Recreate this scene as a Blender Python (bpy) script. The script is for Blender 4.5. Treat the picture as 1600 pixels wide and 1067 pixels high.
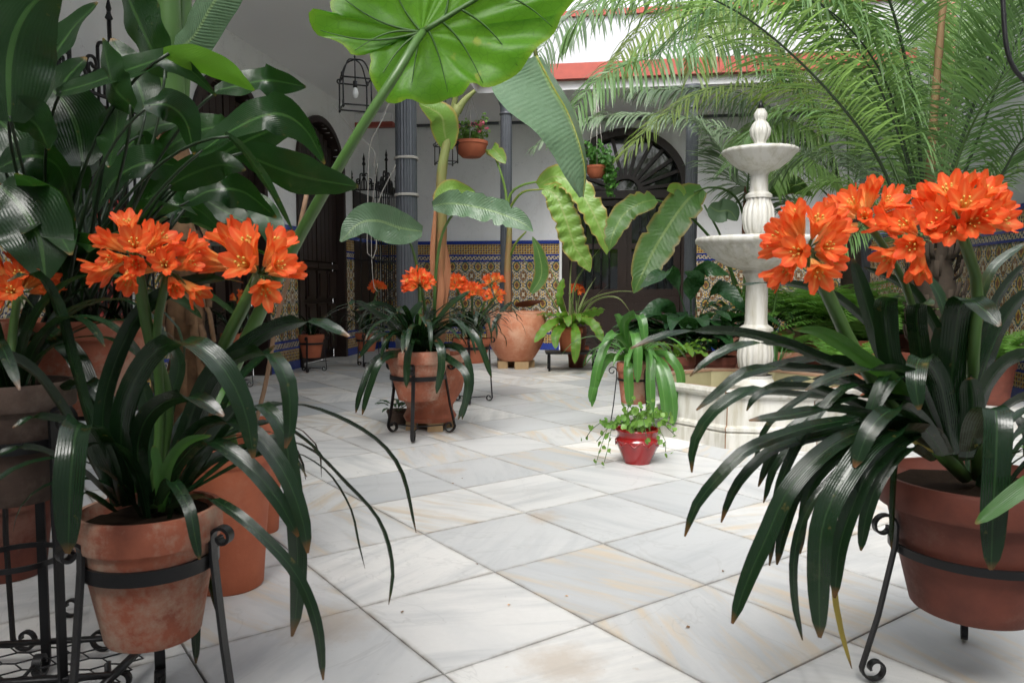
import bpy, math, random
from mathutils import Vector as V, Matrix as M, noise as mnoise
R = math.radians
for o in list(bpy.data.objects): bpy.data.objects.remove(o)
sc = bpy.context.scene
COL = sc.collection
# ---------------------------------------------------------------- camera, world, sun, exposure
CH = 0.95; PITCH = R(4.05); FP = 1200.0
cam = bpy.data.cameras.new('camera'); camo = bpy.data.objects.new('camera', cam); COL.objects.link(camo)
cam.lens = 27.0; cam.sensor_width = 36.0; cam.clip_start = 0.05; cam.clip_end = 500
camo.location = (0, 0, CH); camo.rotation_euler = (R(90) - PITCH, 0, 0)
cam.dof.use_dof = True; cam.dof.focus_distance = 4.2; cam.dof.aperture_fstop = 9.0
sc.camera = camo
sc.cycles.max_bounces = 12; sc.cycles.diffuse_bounces = 8; sc.cycles.transmission_bounces = 8; sc.cycles.transparent_max_bounces = 8
w = bpy.data.worlds.new('World'); sc.world = w; w.use_nodes = True
nt = w.node_tree; nt.nodes.clear()
SUN_EL, SUN_ROT = R(50), R(197)
sk = nt.nodes.new('ShaderNodeTexSky'); sk.sky_type = 'NISHITA'; sk.sun_disc = False
sk.sun_elevation = SUN_EL; sk.sun_rotation = SUN_ROT; sk.air_density = 1.0; sk.dust_density = 3.0
hs = nt.nodes.new('ShaderNodeHueSaturation'); hs.inputs['Saturation'].default_value = 0.22
bg = nt.nodes.new('ShaderNodeBackground'); bg.inputs['Strength'].default_value = 0.15
wo = nt.nodes.new('ShaderNodeOutputWorld')
nt.links.new(sk.outputs[0], hs.inputs['Color']); nt.links.new(hs.outputs[0], bg.inputs[0]); nt.links.new(bg.outputs[0], wo.inputs[0])
sun = bpy.data.lights.new('sun', 'SUN'); sun.energy = 1.15; sun.angle = R(34); sun.color = (1, .97, .92)
suno = bpy.data.objects.new('sun', sun); COL.objects.link(suno)
sdir = V((math.sin(SUN_ROT) * math.cos(SUN_EL), math.cos(SUN_ROT) * math.cos(SUN_EL), math.sin(SUN_EL)))
suno.rotation_euler = sdir.to_track_quat('Z', 'Y').to_euler(); suno.location = (0, 5, 12)
vs = sc.view_settings; vs.view_transform = 'Standard'; vs.look = 'None'; vs.gamma = 1; vs.use_curve_mapping = False
vs.exposure = 1.48
# ---------------------------------------------------------------- measuring helpers (points of the place)
cp, sp = math.cos(PITCH), math.sin(PITCH)
def ray(px, py):
    u = (px - 800) / FP; v = (533.5 - py) / FP
    return V((u, cp + v * sp, -sp + v * cp))
def P(px, py, D):
    d = ray(px, py); return V((0, 0, CH)) + d * (D / d.y)
def G(px, py):
    d = ray(px, py); return V((0, 0, CH)) + d * (-CH / d.z)
def on(px, D): return P(px, 448, D).to_2d()
YAW = R(8.7)
DV = V((math.sin(YAW), math.cos(YAW), 0)); RV = V((math.cos(YAW), -math.sin(YAW), 0)); ZV = V((0, 0, 1))
def rm(a, b, z=0, o=V((0, 0, 0))): return o + RV * a + DV * b + ZV * z
# ---------------------------------------------------------------- object helpers
def tag(o, label=None, cat=None, group=None, kind=None):
    if label: o['label'] = label
    if cat: o['category'] = cat
    if group: o['group'] = group
    if kind: o['kind'] = kind
    return o
def thing(name, loc, label, cat, group=None):
    o = bpy.data.objects.new(name, None); COL.objects.link(o); o.location = loc; o.empty_display_size = .1
    return tag(o, label, cat, group)
def origin(p):
    v = V((0, 0, 0))
    while p is not None:
        v += V(p.location); p = p.parent
    return v
def inst(name, mesh, parent, mat4=None, loc=None, rot=None, scale=None):
    o = bpy.data.objects.new(name, mesh); COL.objects.link(o)
    if parent is not None: o.parent = parent
    if mat4 is not None: o.matrix_basis = mat4
    if loc is not None: o.location = loc
    if rot is not None: o.rotation_euler = rot
    if scale is not None: o.scale = scale if hasattr(scale, '__len__') else (scale,) * 3
    return o
class MB:
    def __init__(s): s.v = []; s.f = []; s.uv = []; s.m = []
    def face(s, idx, uv=None, m=0):
        s.f.append(idx); s.uv.append(uv or [(0, 0)] * len(idx)); s.m.append(m)
    def grid(s, rows, uvf=None, closed=False, m=0):
        b = len(s.v); n = len(rows); k = len(rows[0])
        for r in rows: s.v.extend([tuple(p) for p in r])
        kk = k if closed else k - 1
        for i in range(n - 1):
            for j in range(kk):
                j2 = (j + 1) % k
                uv = [(j / kk, i / (n - 1)), ((j + 1) / kk, i / (n - 1)), ((j + 1) / kk, (i + 1) / (n - 1)), (j / kk, (i + 1) / (n - 1))]
                s.face([b + i * k + j, b + i * k + j2, b + (i + 1) * k + j2, b + (i + 1) * k + j], uv, m)
    def box(s, c, half, ax=None, m=0):
        X, Y, Z = ax or (V((1, 0, 0)), V((0, 1, 0)), V((0, 0, 1)))
        b = len(s.v); c = V(c)
        for x in (-1, 1):
            for y in (-1, 1):
                for z in (-1, 1):
                    s.v.append(tuple(c + X * (x * half[0]) + Y * (y * half[1]) + Z * (z * half[2])))
        q = [(0, 1, 3, 2), (4, 6, 7, 5), (0, 4, 5, 1), (2, 3, 7, 6), (0, 2, 6, 4), (1, 5, 7, 3)]
        for f in q: s.face([b + i for i in f], [(0, 0), (1, 0), (1, 1), (0, 1)], m)
    def tube(s, pts, r, n=7, m=0, caps=True):
        pts = [V(p) for p in pts]; k = len(pts)
        if not hasattr(r, '__len__'): r = [r] * k
        rows = []; prev = None
        for i, p in enumerate(pts):
            t = (pts[min(i + 1, k - 1)] - pts[max(i - 1, 0)])
            if t.length < 1e-9: t = V((0, 0, 1))
            t.normalize()
            if prev is None:
                a = V((0, 0, 1)) if abs(t.z) < .9 else V((1, 0, 0))
                prev = t.cross(a).normalized()
            else:
                prev = (prev - t * prev.dot(t)); prev = prev.normalized() if prev.length > 1e-6 else t.orthogonal().normalized()
            q = t.cross(prev)
            rows.append([p + (prev * math.cos(2 * math.pi * j / n) + q * math.sin(2 * math.pi * j / n)) * r[i] for j in range(n)])
        b = len(s.v); s.grid(rows, closed=True, m=m)
        if caps:
            s.face([b + j for j in range(n)][::-1], None, m); s.face([b + (k - 1) * n + j for j in range(n)], None, m)
    def lathe(s, prof, c, n=32, mod=None, m=0):
        c = V(c); rows = []
        for r, z in prof:
            row = []
            for j in range(n):
                a = 2 * math.pi * j / n; rr = r * (mod(a, z) if mod else 1)
                row.append(c + V((rr * math.cos(a), rr * math.sin(a), z)))
            rows.append(row)
        s.grid(rows, closed=True, m=m)
    def bar(s, pts, nrm, w, t, m=0):   # flat bar swept in a plane; nrm = plane normal
        k = len(pts); rows = []
        for i, p in enumerate(pts):
            tg = (V(pts[min(i + 1, k - 1)]) - V(pts[max(i - 1, 0)])).normalized(); sd = tg.cross(nrm).normalized()
            p = V(p); rows.append([p + sd * t / 2 + nrm * w / 2, p - sd * t / 2 + nrm * w / 2, p - sd * t / 2 - nrm * w / 2, p + sd * t / 2 - nrm * w / 2])
        b = len(s.v); s.grid(rows, closed=True, m=m); s.face([b, b + 1, b + 2, b + 3][::-1], None, m); e = b + (k - 1) * 4; s.face([e, e + 1, e + 2, e + 3], None, m)
    def mesh(s, name, mat, off=V((0, 0, 0)), smooth=True):
        me = bpy.data.meshes.new(name)
        me.from_pydata([(a[0] - off[0], a[1] - off[1], a[2] - off[2]) for a in s.v], [], s.f)
        ul = me.uv_layers.new(name='UVMap'); flat = []
        for u in s.uv:
            for a in u: flat.extend(a)
        ul.data.foreach_set('uv', flat)
        for mt in (mat if isinstance(mat, (list, tuple)) else [mat]): me.materials.append(mt)
        me.polygons.foreach_set('material_index', s.m)
        me.polygons.foreach_set('use_smooth', [smooth] * len(s.f))
        me.update(); return me
    def build(s, name, mat, parent=None, smooth=True, kind=None, label=None, sharp=None):
        me = s.mesh(name, mat, origin(parent), smooth)
        if smooth and sharp:
            me.set_sharp_from_angle(angle=R(sharp))
        o = inst(name, me, parent)
        if kind: o['kind'] = kind
        if label: o['label'] = label
        return o
def cat(pts, n):
    pts = [V(p) for p in pts]
    if len(pts) == 2: return [pts[0].lerp(pts[1], i / n) for i in range(n + 1)]
    q = [pts[0] * 2 - pts[1]] + pts + [pts[-1] * 2 - pts[-2]]
    dense = []
    for i in range(1, len(q) - 2):
        for k in range(10):
            t = k / 10; a, b, c, d = q[i - 1], q[i], q[i + 1], q[i + 2]
            dense.append(0.5 * ((2 * b) + (c - a) * t + (2 * a - 5 * b + 4 * c - d) * t * t + (3 * b - a - 3 * c + d) * t ** 3))
    dense.append(pts[-1]); L = [0]
    for i in range(1, len(dense)): L.append(L[-1] + (dense[i] - dense[i - 1]).length)
    out = []; j = 0
    for i in range(n + 1):
        s = L[-1] * i / n
        while j < len(L) - 2 and L[j + 1] < s: j += 1
        f = (s - L[j]) / max(1e-9, L[j + 1] - L[j]); out.append(dense[j].lerp(dense[j + 1], min(1, f)))
    return out
# ---------------------------------------------------------------- material helpers
class NT:
    def __init__(s, name):
        s.mat = bpy.data.materials.new(name); s.mat.use_nodes = True; s.t = s.mat.node_tree; s.t.nodes.clear()
        s.out = s.t.nodes.new('ShaderNodeOutputMaterial')
    def set(s, sock, v):
        if v is None: return
        if isinstance(v, bpy.types.NodeSocket): s.t.links.new(v, sock)
        else:
            if hasattr(v, '__len__') and len(v) == 3 and sock.type == 'RGBA': v = (*v, 1)
            sock.default_value = v
    def n(s, ty, ins=None, out=0, **props):
        nd = s.t.nodes.new('ShaderNode' + ty)
        for k, v in props.items(): setattr(nd, k, v)
        for k, v in (ins or {}).items(): s.set(nd.inputs[k], v)
        return nd.outputs[out]
    def m(s, op, a, b=None, c=None):
        d = {0: a}
        if b is not None: d[1] = b
        if c is not None: d[2] = c
        return s.n('Math', d, operation=op)
    def mix(s, f, a, b, bt='MIX'):
        nd = s.t.nodes.new('ShaderNodeMix'); nd.data_type = 'RGBA'; nd.blend_type = bt
        s.set(nd.inputs[0], f); s.set(nd.inputs[6], a); s.set(nd.inputs[7], b); return nd.outputs[2]
    def ramp(s, f, stops):
        nd = s.t.nodes.new('ShaderNodeValToRGB'); s.set(nd.inputs[0], f); e = nd.color_ramp.elements
        while len(e) < len(stops): e.new(0.5)
        for i, (p, c) in enumerate(stops):
            e[i].position = p; e[i].color = (*c, 1) if len(c) == 3 else c
        return nd.outputs[0]
    def noise(s, vec, scale, detail=4, rough=.55, out=0, dist=0):
        return s.n('TexNoise', {'Vector': vec, 'Scale': scale, 'Detail': detail, 'Roughness': rough, 'Distortion': dist}, out)
    def obj(s): return s.n('TexCoord', out=3)
    def pos(s): return s.n('NewGeometry', out=0)
    def uv(s): return s.n('TexCoord', out=2)
    def rnd(s): return s.n('ObjectInfo', out=5)
    def vm(s, op, a, b=None):
        d = {0: a}
        if b is not None: d[1] = b
        return s.n('VectorMath', d, operation=op)
    def xyz(s, v): 
        nd = s.t.nodes.new('ShaderNodeSeparateXYZ'); s.set(nd.inputs[0], v); return nd.outputs[0], nd.outputs[1], nd.outputs[2]
    def comb(s, x, y, z=0.0): return s.n('CombineXYZ', {0: x, 1: y, 2: z})
    def bump(s, h, st=.3, d=.01): return s.n('Bump', {'Height': h, 'Strength': st, 'Distance': d})
    def pbr(s, col, rough=.5, spec=.5, normal=None, metal=0.0, coat=0.0, transl=None, tf=.3, **kw):
        nd = s.t.nodes.new('ShaderNodeBsdfPrincipled')
        s.set(nd.inputs['Base Color'], col); s.set(nd.inputs['Roughness'], rough); s.set(nd.inputs['Specular IOR Level'], spec)
        s.set(nd.inputs['Metallic'], metal); s.set(nd.inputs['Coat Weight'], coat); s.set(nd.inputs['Normal'], normal)
        for k, v in kw.items(): s.set(nd.inputs[k], v)
        sh = nd.outputs[0]
        if transl is not None:
            tr = s.n('BsdfTranslucent', {'Color': transl, 'Normal': normal})
            mx = s.t.nodes.new('ShaderNodeMixShader'); s.set(mx.inputs[0], tf); s.t.links.new(sh, mx.inputs[1]); s.t.links.new(tr, mx.inputs[2]); sh = mx.outputs[0]
        s.t.links.new(sh, s.out.inputs[0]); return s.mat
def leafmat(name, dark, light, transl, rough=.32, tf=.3, vein='long', nv=14, tip=None, spec=.5, edge=None, mid=None, streak=None):
    t = NT(name); u, v, _ = t.xyz(t.uv()); r = t.rnd()
    nz = t.noise(t.obj(), 9, 3); f = t.m('ADD', t.m('MULTIPLY', nz, .6), t.m('MULTIPLY', r, .5))
    col = t.mix(t.m('SUBTRACT', f, .1), dark, light)
    if vein == 'long':
        s = t.m('SINE', t.m('MULTIPLY', u, nv * 6.283))
    else:
        au = t.m('ABSOLUTE', t.m('SUBTRACT', u, .5))
        s = t.m('SINE', t.m('MULTIPLY', t.m('SUBTRACT', v, t.m('MULTIPLY', au, .22)), nv * 6.283))
    col = t.mix(t.m('MULTIPLY', t.m('ADD', s, 1), .09 if vein == 'long' else .2), col, t.mix(.6, col, light) if vein == 'long' else t.mix(.6, col, dark))
    if streak:
        k = t.m('GREATER_THAN', t.m('ABSOLUTE', t.m('SUBTRACT', u, .5)), .27); col = t.mix(k, col, streak)
    if mid:
        k = t.m('LESS_THAN', t.m('ABSOLUTE', t.m('SUBTRACT', u, .5)), .035); col = t.mix(t.m('MULTIPLY', k, .8), col, mid)
    if edge:
        k = t.n('MapRange', {0: t.m('ADD', t.m('ABSOLUTE', t.m('SUBTRACT', u, .5)), t.m('MULTIPLY', nz, .12)), 1: .46, 2: .54, 3: 0., 4: 1.}); col = t.mix(k, col, edge)
    spots = t.n('MapRange', {0: t.noise(t.obj(), 38, 3), 1: .68, 2: .76, 3: 0., 4: .5}); col = t.mix(spots, col, (.16, .12, .03))
    if tip:
        k = t.n('MapRange', {0: t.m('ADD', v, t.m('MULTIPLY', t.m('SUBTRACT', nz, .5), .12)), 1: .965, 2: 1.0, 3: 0., 4: 1.}); col = t.mix(k, col, tip)
    vmod = t.m('MULTIPLY', t.n('MapRange', {0: t.noise(t.obj(), 11, 3), 1: .35, 2: .65, 3: .1, 4: 1.}), .30 if vein == 'long' else .42)
    h = t.m('ADD', t.m('MULTIPLY', s, vmod), t.m('MULTIPLY', t.noise(t.obj(), 26, 3), 2.2))
    wear = t.n('MapRange', {0: t.noise(t.vm('MULTIPLY', t.obj(), (1, 1, 1)), 6, 5, .7), 1: .58, 2: .8, 3: 0., 4: .35}); col = t.mix(wear, col, t.mix(.5, light, (.20, .19, .10)))
    rg = t.m('ADD', rough - .04, t.m('MULTIPLY', t.noise(t.obj(), 14, 3), .16))
    bn = t.bump(h, .35, .0022 if vein == 'long' else .007)
    tc = t.mix(.5, transl, col, 'MIX')
    return t.pbr(col, rg, spec, bn, transl=tc, tf=tf)
def terracotta(name, base, dark, stain, amt=.5, rough=.8):
    t = NT(name); o = t.pos(); n1 = t.noise(o, 7, 5, .6); n2 = t.noise(o, 60, 4, .7); n3 = t.noise(o, 3.3, 4, .65)
    _, _, z = t.xyz(t.n('TexCoord', out=0))
    col = t.mix(t.n('MapRange', {0: n1, 1: .35, 2: .7, 3: 0., 4: 1.}), base, dark)
    st = t.n('MapRange', {0: t.m('ADD', n3, t.m('MULTIPLY', t.m('SUBTRACT', n2, .5), .35)), 1: .62 - .22 * amt, 2: .78 - .2 * amt, 3: 0., 4: amt})
    col = t.mix(st, col, stain); col = t.mix(t.m('MULTIPLY', n2, .25), col, t.mix(.5, col, dark))
    return t.pbr(col, t.m('ADD', rough - .1, t.m('MULTIPLY', n1, .25)), .3, t.bump(t.m('ADD', n2, n1), .35, .003))
def plain(name, c, rough=.5, metal=0.0, var=.25, scale=20, bump=.15, spec=.5, c2=None, coat=0.):
    t = NT(name); n = t.noise(t.pos(), scale, 4, .6)
    col = t.mix(n, tuple(x * (1 - var) for x in c), c2 or tuple(min(1, x * (1 + var)) for x in c))
    return t.pbr(col, t.m('ADD', rough - .08, t.m('MULTIPLY', n, .16)), spec, t.bump(n, bump, .003), metal, coat)
def marble(name, grey=1.0):
    t = NT(name); g = t.pos()
    r1 = t.rnd(); r2 = t.n('NewGeometry', out=8); r = t.m('FRACT', t.m('ADD', r1, r2))
    v = t.vm('ADD', g, t.vm('MULTIPLY', t.comb(r, t.m('FRACT', t.m('MULTIPLY', r, 7.3)), t.m('FRACT', t.m('MULTIPLY', r, 3.1))), (40, 40, 40)))
    rot = t.n('VectorRotate', {'Vector': v, 'Angle': t.m('MULTIPLY', r, 40)}, rotation_type='Z_AXIS')
    st = t.vm('MULTIPLY', rot, (1.0, 7.0, 1.0))
    n1 = t.noise(v, 2.2, 6, .6, dist=.6); n2 = t.noise(st, 1.3, 5, .6, dist=.3); n3 = t.noise(v, 55, 3, .6); n4 = t.noise(st, 2.6, 4, .55)
    tone = t.m('FRACT', t.m('MULTIPLY', r, 13.7))
    white = t.mix(tone, (.43, .445, .455), (.71, .70, .67))
    c = t.mix(t.n('MapRange', {0: n2, 1: .46, 2: .72, 3: 0., 4: .7}), white, (.34, .36, .375))
    c = t.mix(t.n('MapRange', {0: n1, 1: .5, 2: .75, 3: 0., 4: .4}), c, (.45, .47, .48))
    warm = t.m('MULTIPLY', t.n('MapRange', {0: n4, 1: .50, 2: .66, 3: 0., 4: .6}), t.m('GREATER_THAN', t.m('FRACT', t.m('MULTIPLY', r, 5.9)), .55))
    c = t.mix(warm, c, (.58, .45, .29))
    # thin dark veins
    vn = t.m('ABSOLUTE', t.m('SUBTRACT', t.noise(v, 1.4, 5, .6, dist=.8), .5)); c = t.mix(t.n('MapRange', {0: vn, 1: 0., 2: .007, 3: .22, 4: 0.}), c, (.27, .27, .26))
    rust = t.n('MapRange', {0: t.noise(v, 16, 4, .7), 1: .66, 2: .76, 3: 0., 4: .6}); rust = t.m('MULTIPLY', rust, t.n('MapRange', {0: t.noise(v, 2.3, 2), 1: .5, 2: .65, 3: 0., 4: 1.})); c = t.mix(rust, c, (.42, .27, .13))
    dirt = t.n('MapRange', {0: t.noise(g, 1.1, 5, .65), 1: .52, 2: .72, 3: 0., 4: .35}); c = t.mix(dirt, c, (.33, .31, .28))
    uu, vv, _ = t.xyz(t.uv()); ed = t.m('MINIMUM', t.m('MINIMUM', uu, t.m('SUBTRACT', 1.0, uu)), t.m('MINIMUM', vv, t.m('SUBTRACT', 1.0, vv)))
    ek = t.m('MULTIPLY', t.n('MapRange', {0: ed, 1: 0., 2: .028, 3: .55, 4: 0.}), t.n('MapRange', {0: t.noise(g, 9, 4, .7), 1: .38, 2: .62, 3: .15, 4: 1.})); c = t.mix(ek, c, (.20, .175, .14))
    sp = t.n('MapRange', {0: t.noise(g, 120, 2, .5), 1: .70, 2: .76, 3: 0., 4: .6}); c = t.mix(t.m('MULTIPLY', sp, t.n('MapRange', {0: t.noise(g, 2.7, 3), 1: .45, 2: .6, 3: .1, 4: 1.})), c, (.16, .12, .08))
    for (px_, py_, rr_) in ((880, 1035, .13), (850, 807, .10), (705, 735, .08), (510, 975, .16)):
        gp = G(px_, py_); dd = t.n('VectorMath', {0: g, 1: (gp.x, gp.y, 0)}, 1, operation='DISTANCE'); dd = t.m('ADD', dd, t.m('MULTIPLY', t.m('SUBTRACT', t.noise(g, 14, 4, .7), .5), .16))
        c = t.mix(t.n('MapRange', {0: dd, 1: rr_ * .3, 2: rr_, 3: .45, 4: 0.}), c, (.40, .29, .18))
    c = t.mix(t.m('MULTIPLY', n3, .18), c, (.36, .35, .33))
    return t.pbr(c, t.m('ADD', .34, t.m('MULTIPLY', n1, .3)), .42, t.bump(t.m('ADD', n3, t.m('MULTIPLY', n1, 3)), .12, .003))
def azulejo(name, kind):
    # uv in metres: u along the wall, v up
    t = NT(name); u, v, _ = t.xyz(t.uv()); cream = (.66, .61, .47); gold = (.58, .36, .07); navy = (.018, .028, .11); brown = (.17, .065, .03); blue = (.02, .045, .30); grn = (.10, .16, .07)
    def cs(x, p, ph=0.0): return t.m('COSINE', t.m('ADD', t.m('MULTIPLY', x, 6.2832 / p), ph))
    def rng(x, a, b): return t.m('MULTIPLY', t.m('GREATER_THAN', x, a), t.m('LESS_THAN', x, b))
    if kind == 'field':
        a = cs(u, .20); b = cs(v, .28); f = t.m('ADD', a, b)
        fine = t.m('MULTIPLY', cs(u, .05), cs(v, .07)); f2 = t.m('ADD', f, t.m('MULTIPLY', fine, .22))
        c = t.mix(rng(f2, .55, 3), cream, navy)
        c = t.mix(rng(f2, .95, 3), c, gold); c = t.mix(rng(f2, 1.25, 3), c, brown); c = t.mix(rng(f2, 1.7, 3), c, cream)
        c = t.mix(rng(f2, -3, -.6), c, navy); c = t.mix(rng(f2, -3, -.85), c, grn); c = t.mix(rng(f2, -3, -1.2), c, gold); c = t.mix(rng(f2, -3, -1.7), c, brown)
        c = t.mix(rng(f2, -.18, .12), c, gold)
        lf = t.m('MULTIPLY', t.m('GREATER_THAN', t.m('MULTIPLY', cs(u, .0667, .5), cs(v, .0467, .9)), .45), rng(f, -.6, .5)); c = t.mix(lf, c, navy)
    elif kind == 'gold':
        w = t.m('ADD', v, t.m('MULTIPLY', cs(u, .16), .03)); c = t.mix(t.m('GREATER_THAN', cs(w, .065), .1), gold, (.62, .45, .17))
        bl = t.m('MULTIPLY', cs(u, .08, .7), cs(v, .07, .3)); c = t.mix(t.m('GREATER_THAN', bl, .35), c, brown); c = t.mix(t.m('LESS_THAN', bl, -.55), c, navy)
    else:
        w = t.m('MULTIPLY', cs(u, .055), cs(t.m('ADD', v, t.m('MULTIPLY', u, .25)), .06)); c = t.mix(t.m('GREATER_THAN', w, .05), cream, navy)
        c = t.mix(t.m('LESS_THAN', w, -.6), c, gold)
    ju = t.m('LESS_THAN', t.m('FRACT', t.m('DIVIDE', u, .14)), .022); jv = t.m('LESS_THAN', t.m('FRACT', t.m('DIVIDE', t.m('SUBTRACT', v, .345), .1375)), .022)
    jj = t.m('MAXIMUM', ju, jv if kind == 'field' else 0.0); c = t.mix(t.m('MULTIPLY', jj, .75), c, (.16, .14, .11))
    wn = t.n('TexWhiteNoise', {'Vector': t.comb(t.m('FLOOR', t.m('DIVIDE', u, .14)), t.m('FLOOR', t.m('DIVIDE', v, .1375)))}, 0); c = t.mix(t.m('MULTIPLY', wn, .28), c, t.mix(.6, c, (.10, .09, .07)))
    n = t.noise(t.pos(), 6, 4, .6); c = t.mix(t.m('MULTIPLY', n, .3), c, t.mix(.6, c, (.25, .23, .2)))
    return t.pbr(c, t.m('ADD', .16, t.m('MULTIPLY', n, .2)), .5, t.bump(t.noise(t.pos(), 18, 2), .15, .003))
m_marble = marble('marble'); m_grout = plain('grout', (.05, .048, .043), .95)
def plaster(name, c):
    t = NT(name); p = t.pos(); n = t.noise(p, 2.2, 6, .65); s = t.noise(t.vm('MULTIPLY', p, (3, 3, .35)), 2, 5, .6); d = t.mix(t.n('MapRange', {0: n, 1: .45, 2: .75, 3: 0., 4: .4}), c, tuple(x * .82 for x in c)); d = t.mix(t.n('MapRange', {0: s, 1: .55, 2: .8, 3: 0., 4: .35}), d, tuple(x * f for x, f in zip(c, (.74, .72, .68))))
    cr = t.m('ABSOLUTE', t.m('SUBTRACT', t.noise(p, .9, 6, .7), .5)); d = t.mix(t.n('MapRange', {0: cr, 1: 0., 2: .0025, 3: .4, 4: 0.}), d, (.35, .34, .33))
    return t.pbr(d, .9, .3, t.bump(t.m('ADD', n, t.noise(p, 40, 3)), .3, .004))
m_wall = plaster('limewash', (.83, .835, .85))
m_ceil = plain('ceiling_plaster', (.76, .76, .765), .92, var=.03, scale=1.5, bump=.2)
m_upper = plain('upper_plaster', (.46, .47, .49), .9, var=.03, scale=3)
m_red = plain('red_paint', (.33, .075, .055), .8, var=.25, scale=12, bump=.3)
m_pink = plain('faded_red_paint', (.46, .19, .15), .75, var=.2, scale=8)
m_blue = plain('blue_glaze', (.02, .045, .27), .2, var=.35, scale=25)
m_field = azulejo('tile_field', 'field'); m_gold = azulejo('tile_gold', 'gold'); m_thin = azulejo('tile_thin', 'thin')
m_wood = None
def wood(name, c, c2, rough=.5):
    t = NT(name); p = t.vm('MULTIPLY', t.pos(), (22, 22, 1.6)); n = t.noise(p, 1.6, 5, .6, dist=.4); n2 = t.noise(t.pos(), 3, 3)
    col = t.mix(n, c, c2); col = t.mix(t.m('MULTIPLY', n2, .4), col, c)
    return t.pbr(col, rough, .45, t.bump(n, .4, .003))
m_wood = wood('dark_wood', (.010, .006, .005), (.034, .016, .012), .42); m_block = wood('pale_wood_block', (.30, .20, .10), (.48, .33, .18), .85)
m_iron = plain('wrought_iron', (.011, .011, .012), .42, metal=.3, var=.4, scale=40, bump=.4)
m_col = plain('cast_iron_paint', (.075, .083, .095), .38, metal=.15, var=.3, scale=14, bump=.25)
m_tc = terracotta('terracotta_stained', (.43, .14, .078), (.24, .080, .048), (.46, .34, .26), .7)
m_tcn = terracotta('terracotta_clean', (.46, .135, .065), (.36, .10, .052), (.50, .25, .16), .25, .7)
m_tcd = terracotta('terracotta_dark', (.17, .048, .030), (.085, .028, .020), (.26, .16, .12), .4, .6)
m_tcp = terracotta('terracotta_pale', (.60, .27, .16), (.46, .16, .085), (.68, .45, .32), .6)
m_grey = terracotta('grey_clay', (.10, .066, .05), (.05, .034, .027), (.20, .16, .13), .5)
m_soil = plain('soil', (.018, .012, .008), 1.0, var=.6, scale=60, bump=1.0, spec=.05)
m_glaze = plain('red_glaze', (.25, .008, .010), .18, var=.12, scale=9, bump=.05, coat=.5)
m_stone = NT('fountain_marble')
def _st(t):
    o = t.pos(); n = t.noise(o, 5, 5, .6); n2 = t.noise(t.vm('MULTIPLY', o, (9, 9, 1.3)), 2, 5, .65)
    c = t.mix(n, (.44, .435, .40), (.55, .545, .51)); c = t.mix(t.n('MapRange', {0: n2, 1: .44, 2: .68, 3: 0., 4: .7}), c, (.27, .25, .18))
    return t.pbr(c, .42, .4, t.bump(t.noise(o, 40, 3), .12, .002))
m_stone = _st(m_stone)
m_alg = plain('basin_lining', (.40, .36, .21), .5, var=.3, scale=5)
m_mortar = plain('rusty_joint', (.25, .15, .09), .9)
t = NT('water'); m_water = t.pbr((.16, .15, .07), .03, .5, t.bump(t.noise(t.pos(), 14, 2), .25, .004), **{'IOR': 1.33, 'Transmission Weight': .5})
t = NT('door_glass'); m_glass = t.pbr((.015, .018, .02), .05, .7, t.bump(t.noise(t.pos(), 3, 2), .2, .01))
m_rope = plain('rope', (.42, .40, .36), .9, var=.2, scale=90, bump=.5)
t = NT('floret_petal'); u, v, _ = t.xyz(t.uv())
_n = t.noise(t.obj(), 60, 3)
_c = t.ramp(t.m('ADD', v, t.m('MULTIPLY', t.m('SUBTRACT', _n, .5), .16)), [(0, (.80, .66, .26)), (.46, (.94, .62, .17)), (.64, (.90, .20, .045)), (1, (.84, .080, .018))])
_c = t.mix(t.m('MULTIPLY', t.n('MapRange', {0: t.m('ABSOLUTE', t.m('SUBTRACT', u, .5)), 1: 0., 2: .15, 3: .9, 4: 0.}), t.n('MapRange', {0: v, 1: .62, 2: .95, 3: 1., 4: .1})), _c, (.97, .62, .20))
_c = t.mix(t.m('MULTIPLY', t.rnd(), .35), _c, (.90, .13, .04))
m_petal = t.pbr(_c, .5, .35, t.bump(t.m('SINE', t.m('MULTIPLY', u, 50)), .25, .0008), transl=t.mix(.5, _c, (1.0, .30, .08)), tf=.5)
m_stamen = plain('stamen', (.62, .42, .08), .6)
m_clivia = leafmat('clivia_leaf', (.004, .014, .006), (.012, .035, .012), (.04, .115, .016), .19, .13, nv=10, tip=(.13, .06, .02), spec=.55, mid=(.022, .055, .018))
m_cliviab = leafmat('clivia_leaf_bright', (.03, .10, .02), (.07, .20, .03), (.12, .35, .03), .3, .3, nv=10, tip=(.16, .1, .02))
m_cliviay = leafmat('withered_leaf', (.22, .17, .03), (.35, .28, .05), (.4, .3, .05), .5, .3, nv=8, tip=(.13, .06, .02))
m_aspid = leafmat('aspidistra_leaf', (.004, .017, .006), (.016, .052, .011), (.06, .22, .018), .26, .28, nv=22, tip=(.22, .12, .03), mid=(.05, .12, .03))
m_aspib = leafmat('aspidistra_young', (.09, .24, .02), (.16, .36, .03), (.22, .55, .03), .32, .45, nv=18, tip=(.3, .2, .05))
m_alo = None
m_banana = leafmat('banana_leaf', (.06, .15, .035), (.13, .26, .06), (.20, .42, .06), .33, .35, vein='lat', nv=26, mid=(.22, .32, .09), edge=(.26, .19, .05))
m_banag = leafmat('banana_leaf_grey', (.085, .155, .085), (.15, .235, .14), (.16, .30, .10), .35, .25, vein='lat', nv=34, mid=(.20, .30, .13))
m_banal = leafmat('banana_leaf_lime', (.13, .27, .04), (.24, .40, .08), (.30, .52, .06), .36, .4, vein='lat', nv=24, mid=(.30, .38, .12), edge=(.36, .26, .07))
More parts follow.
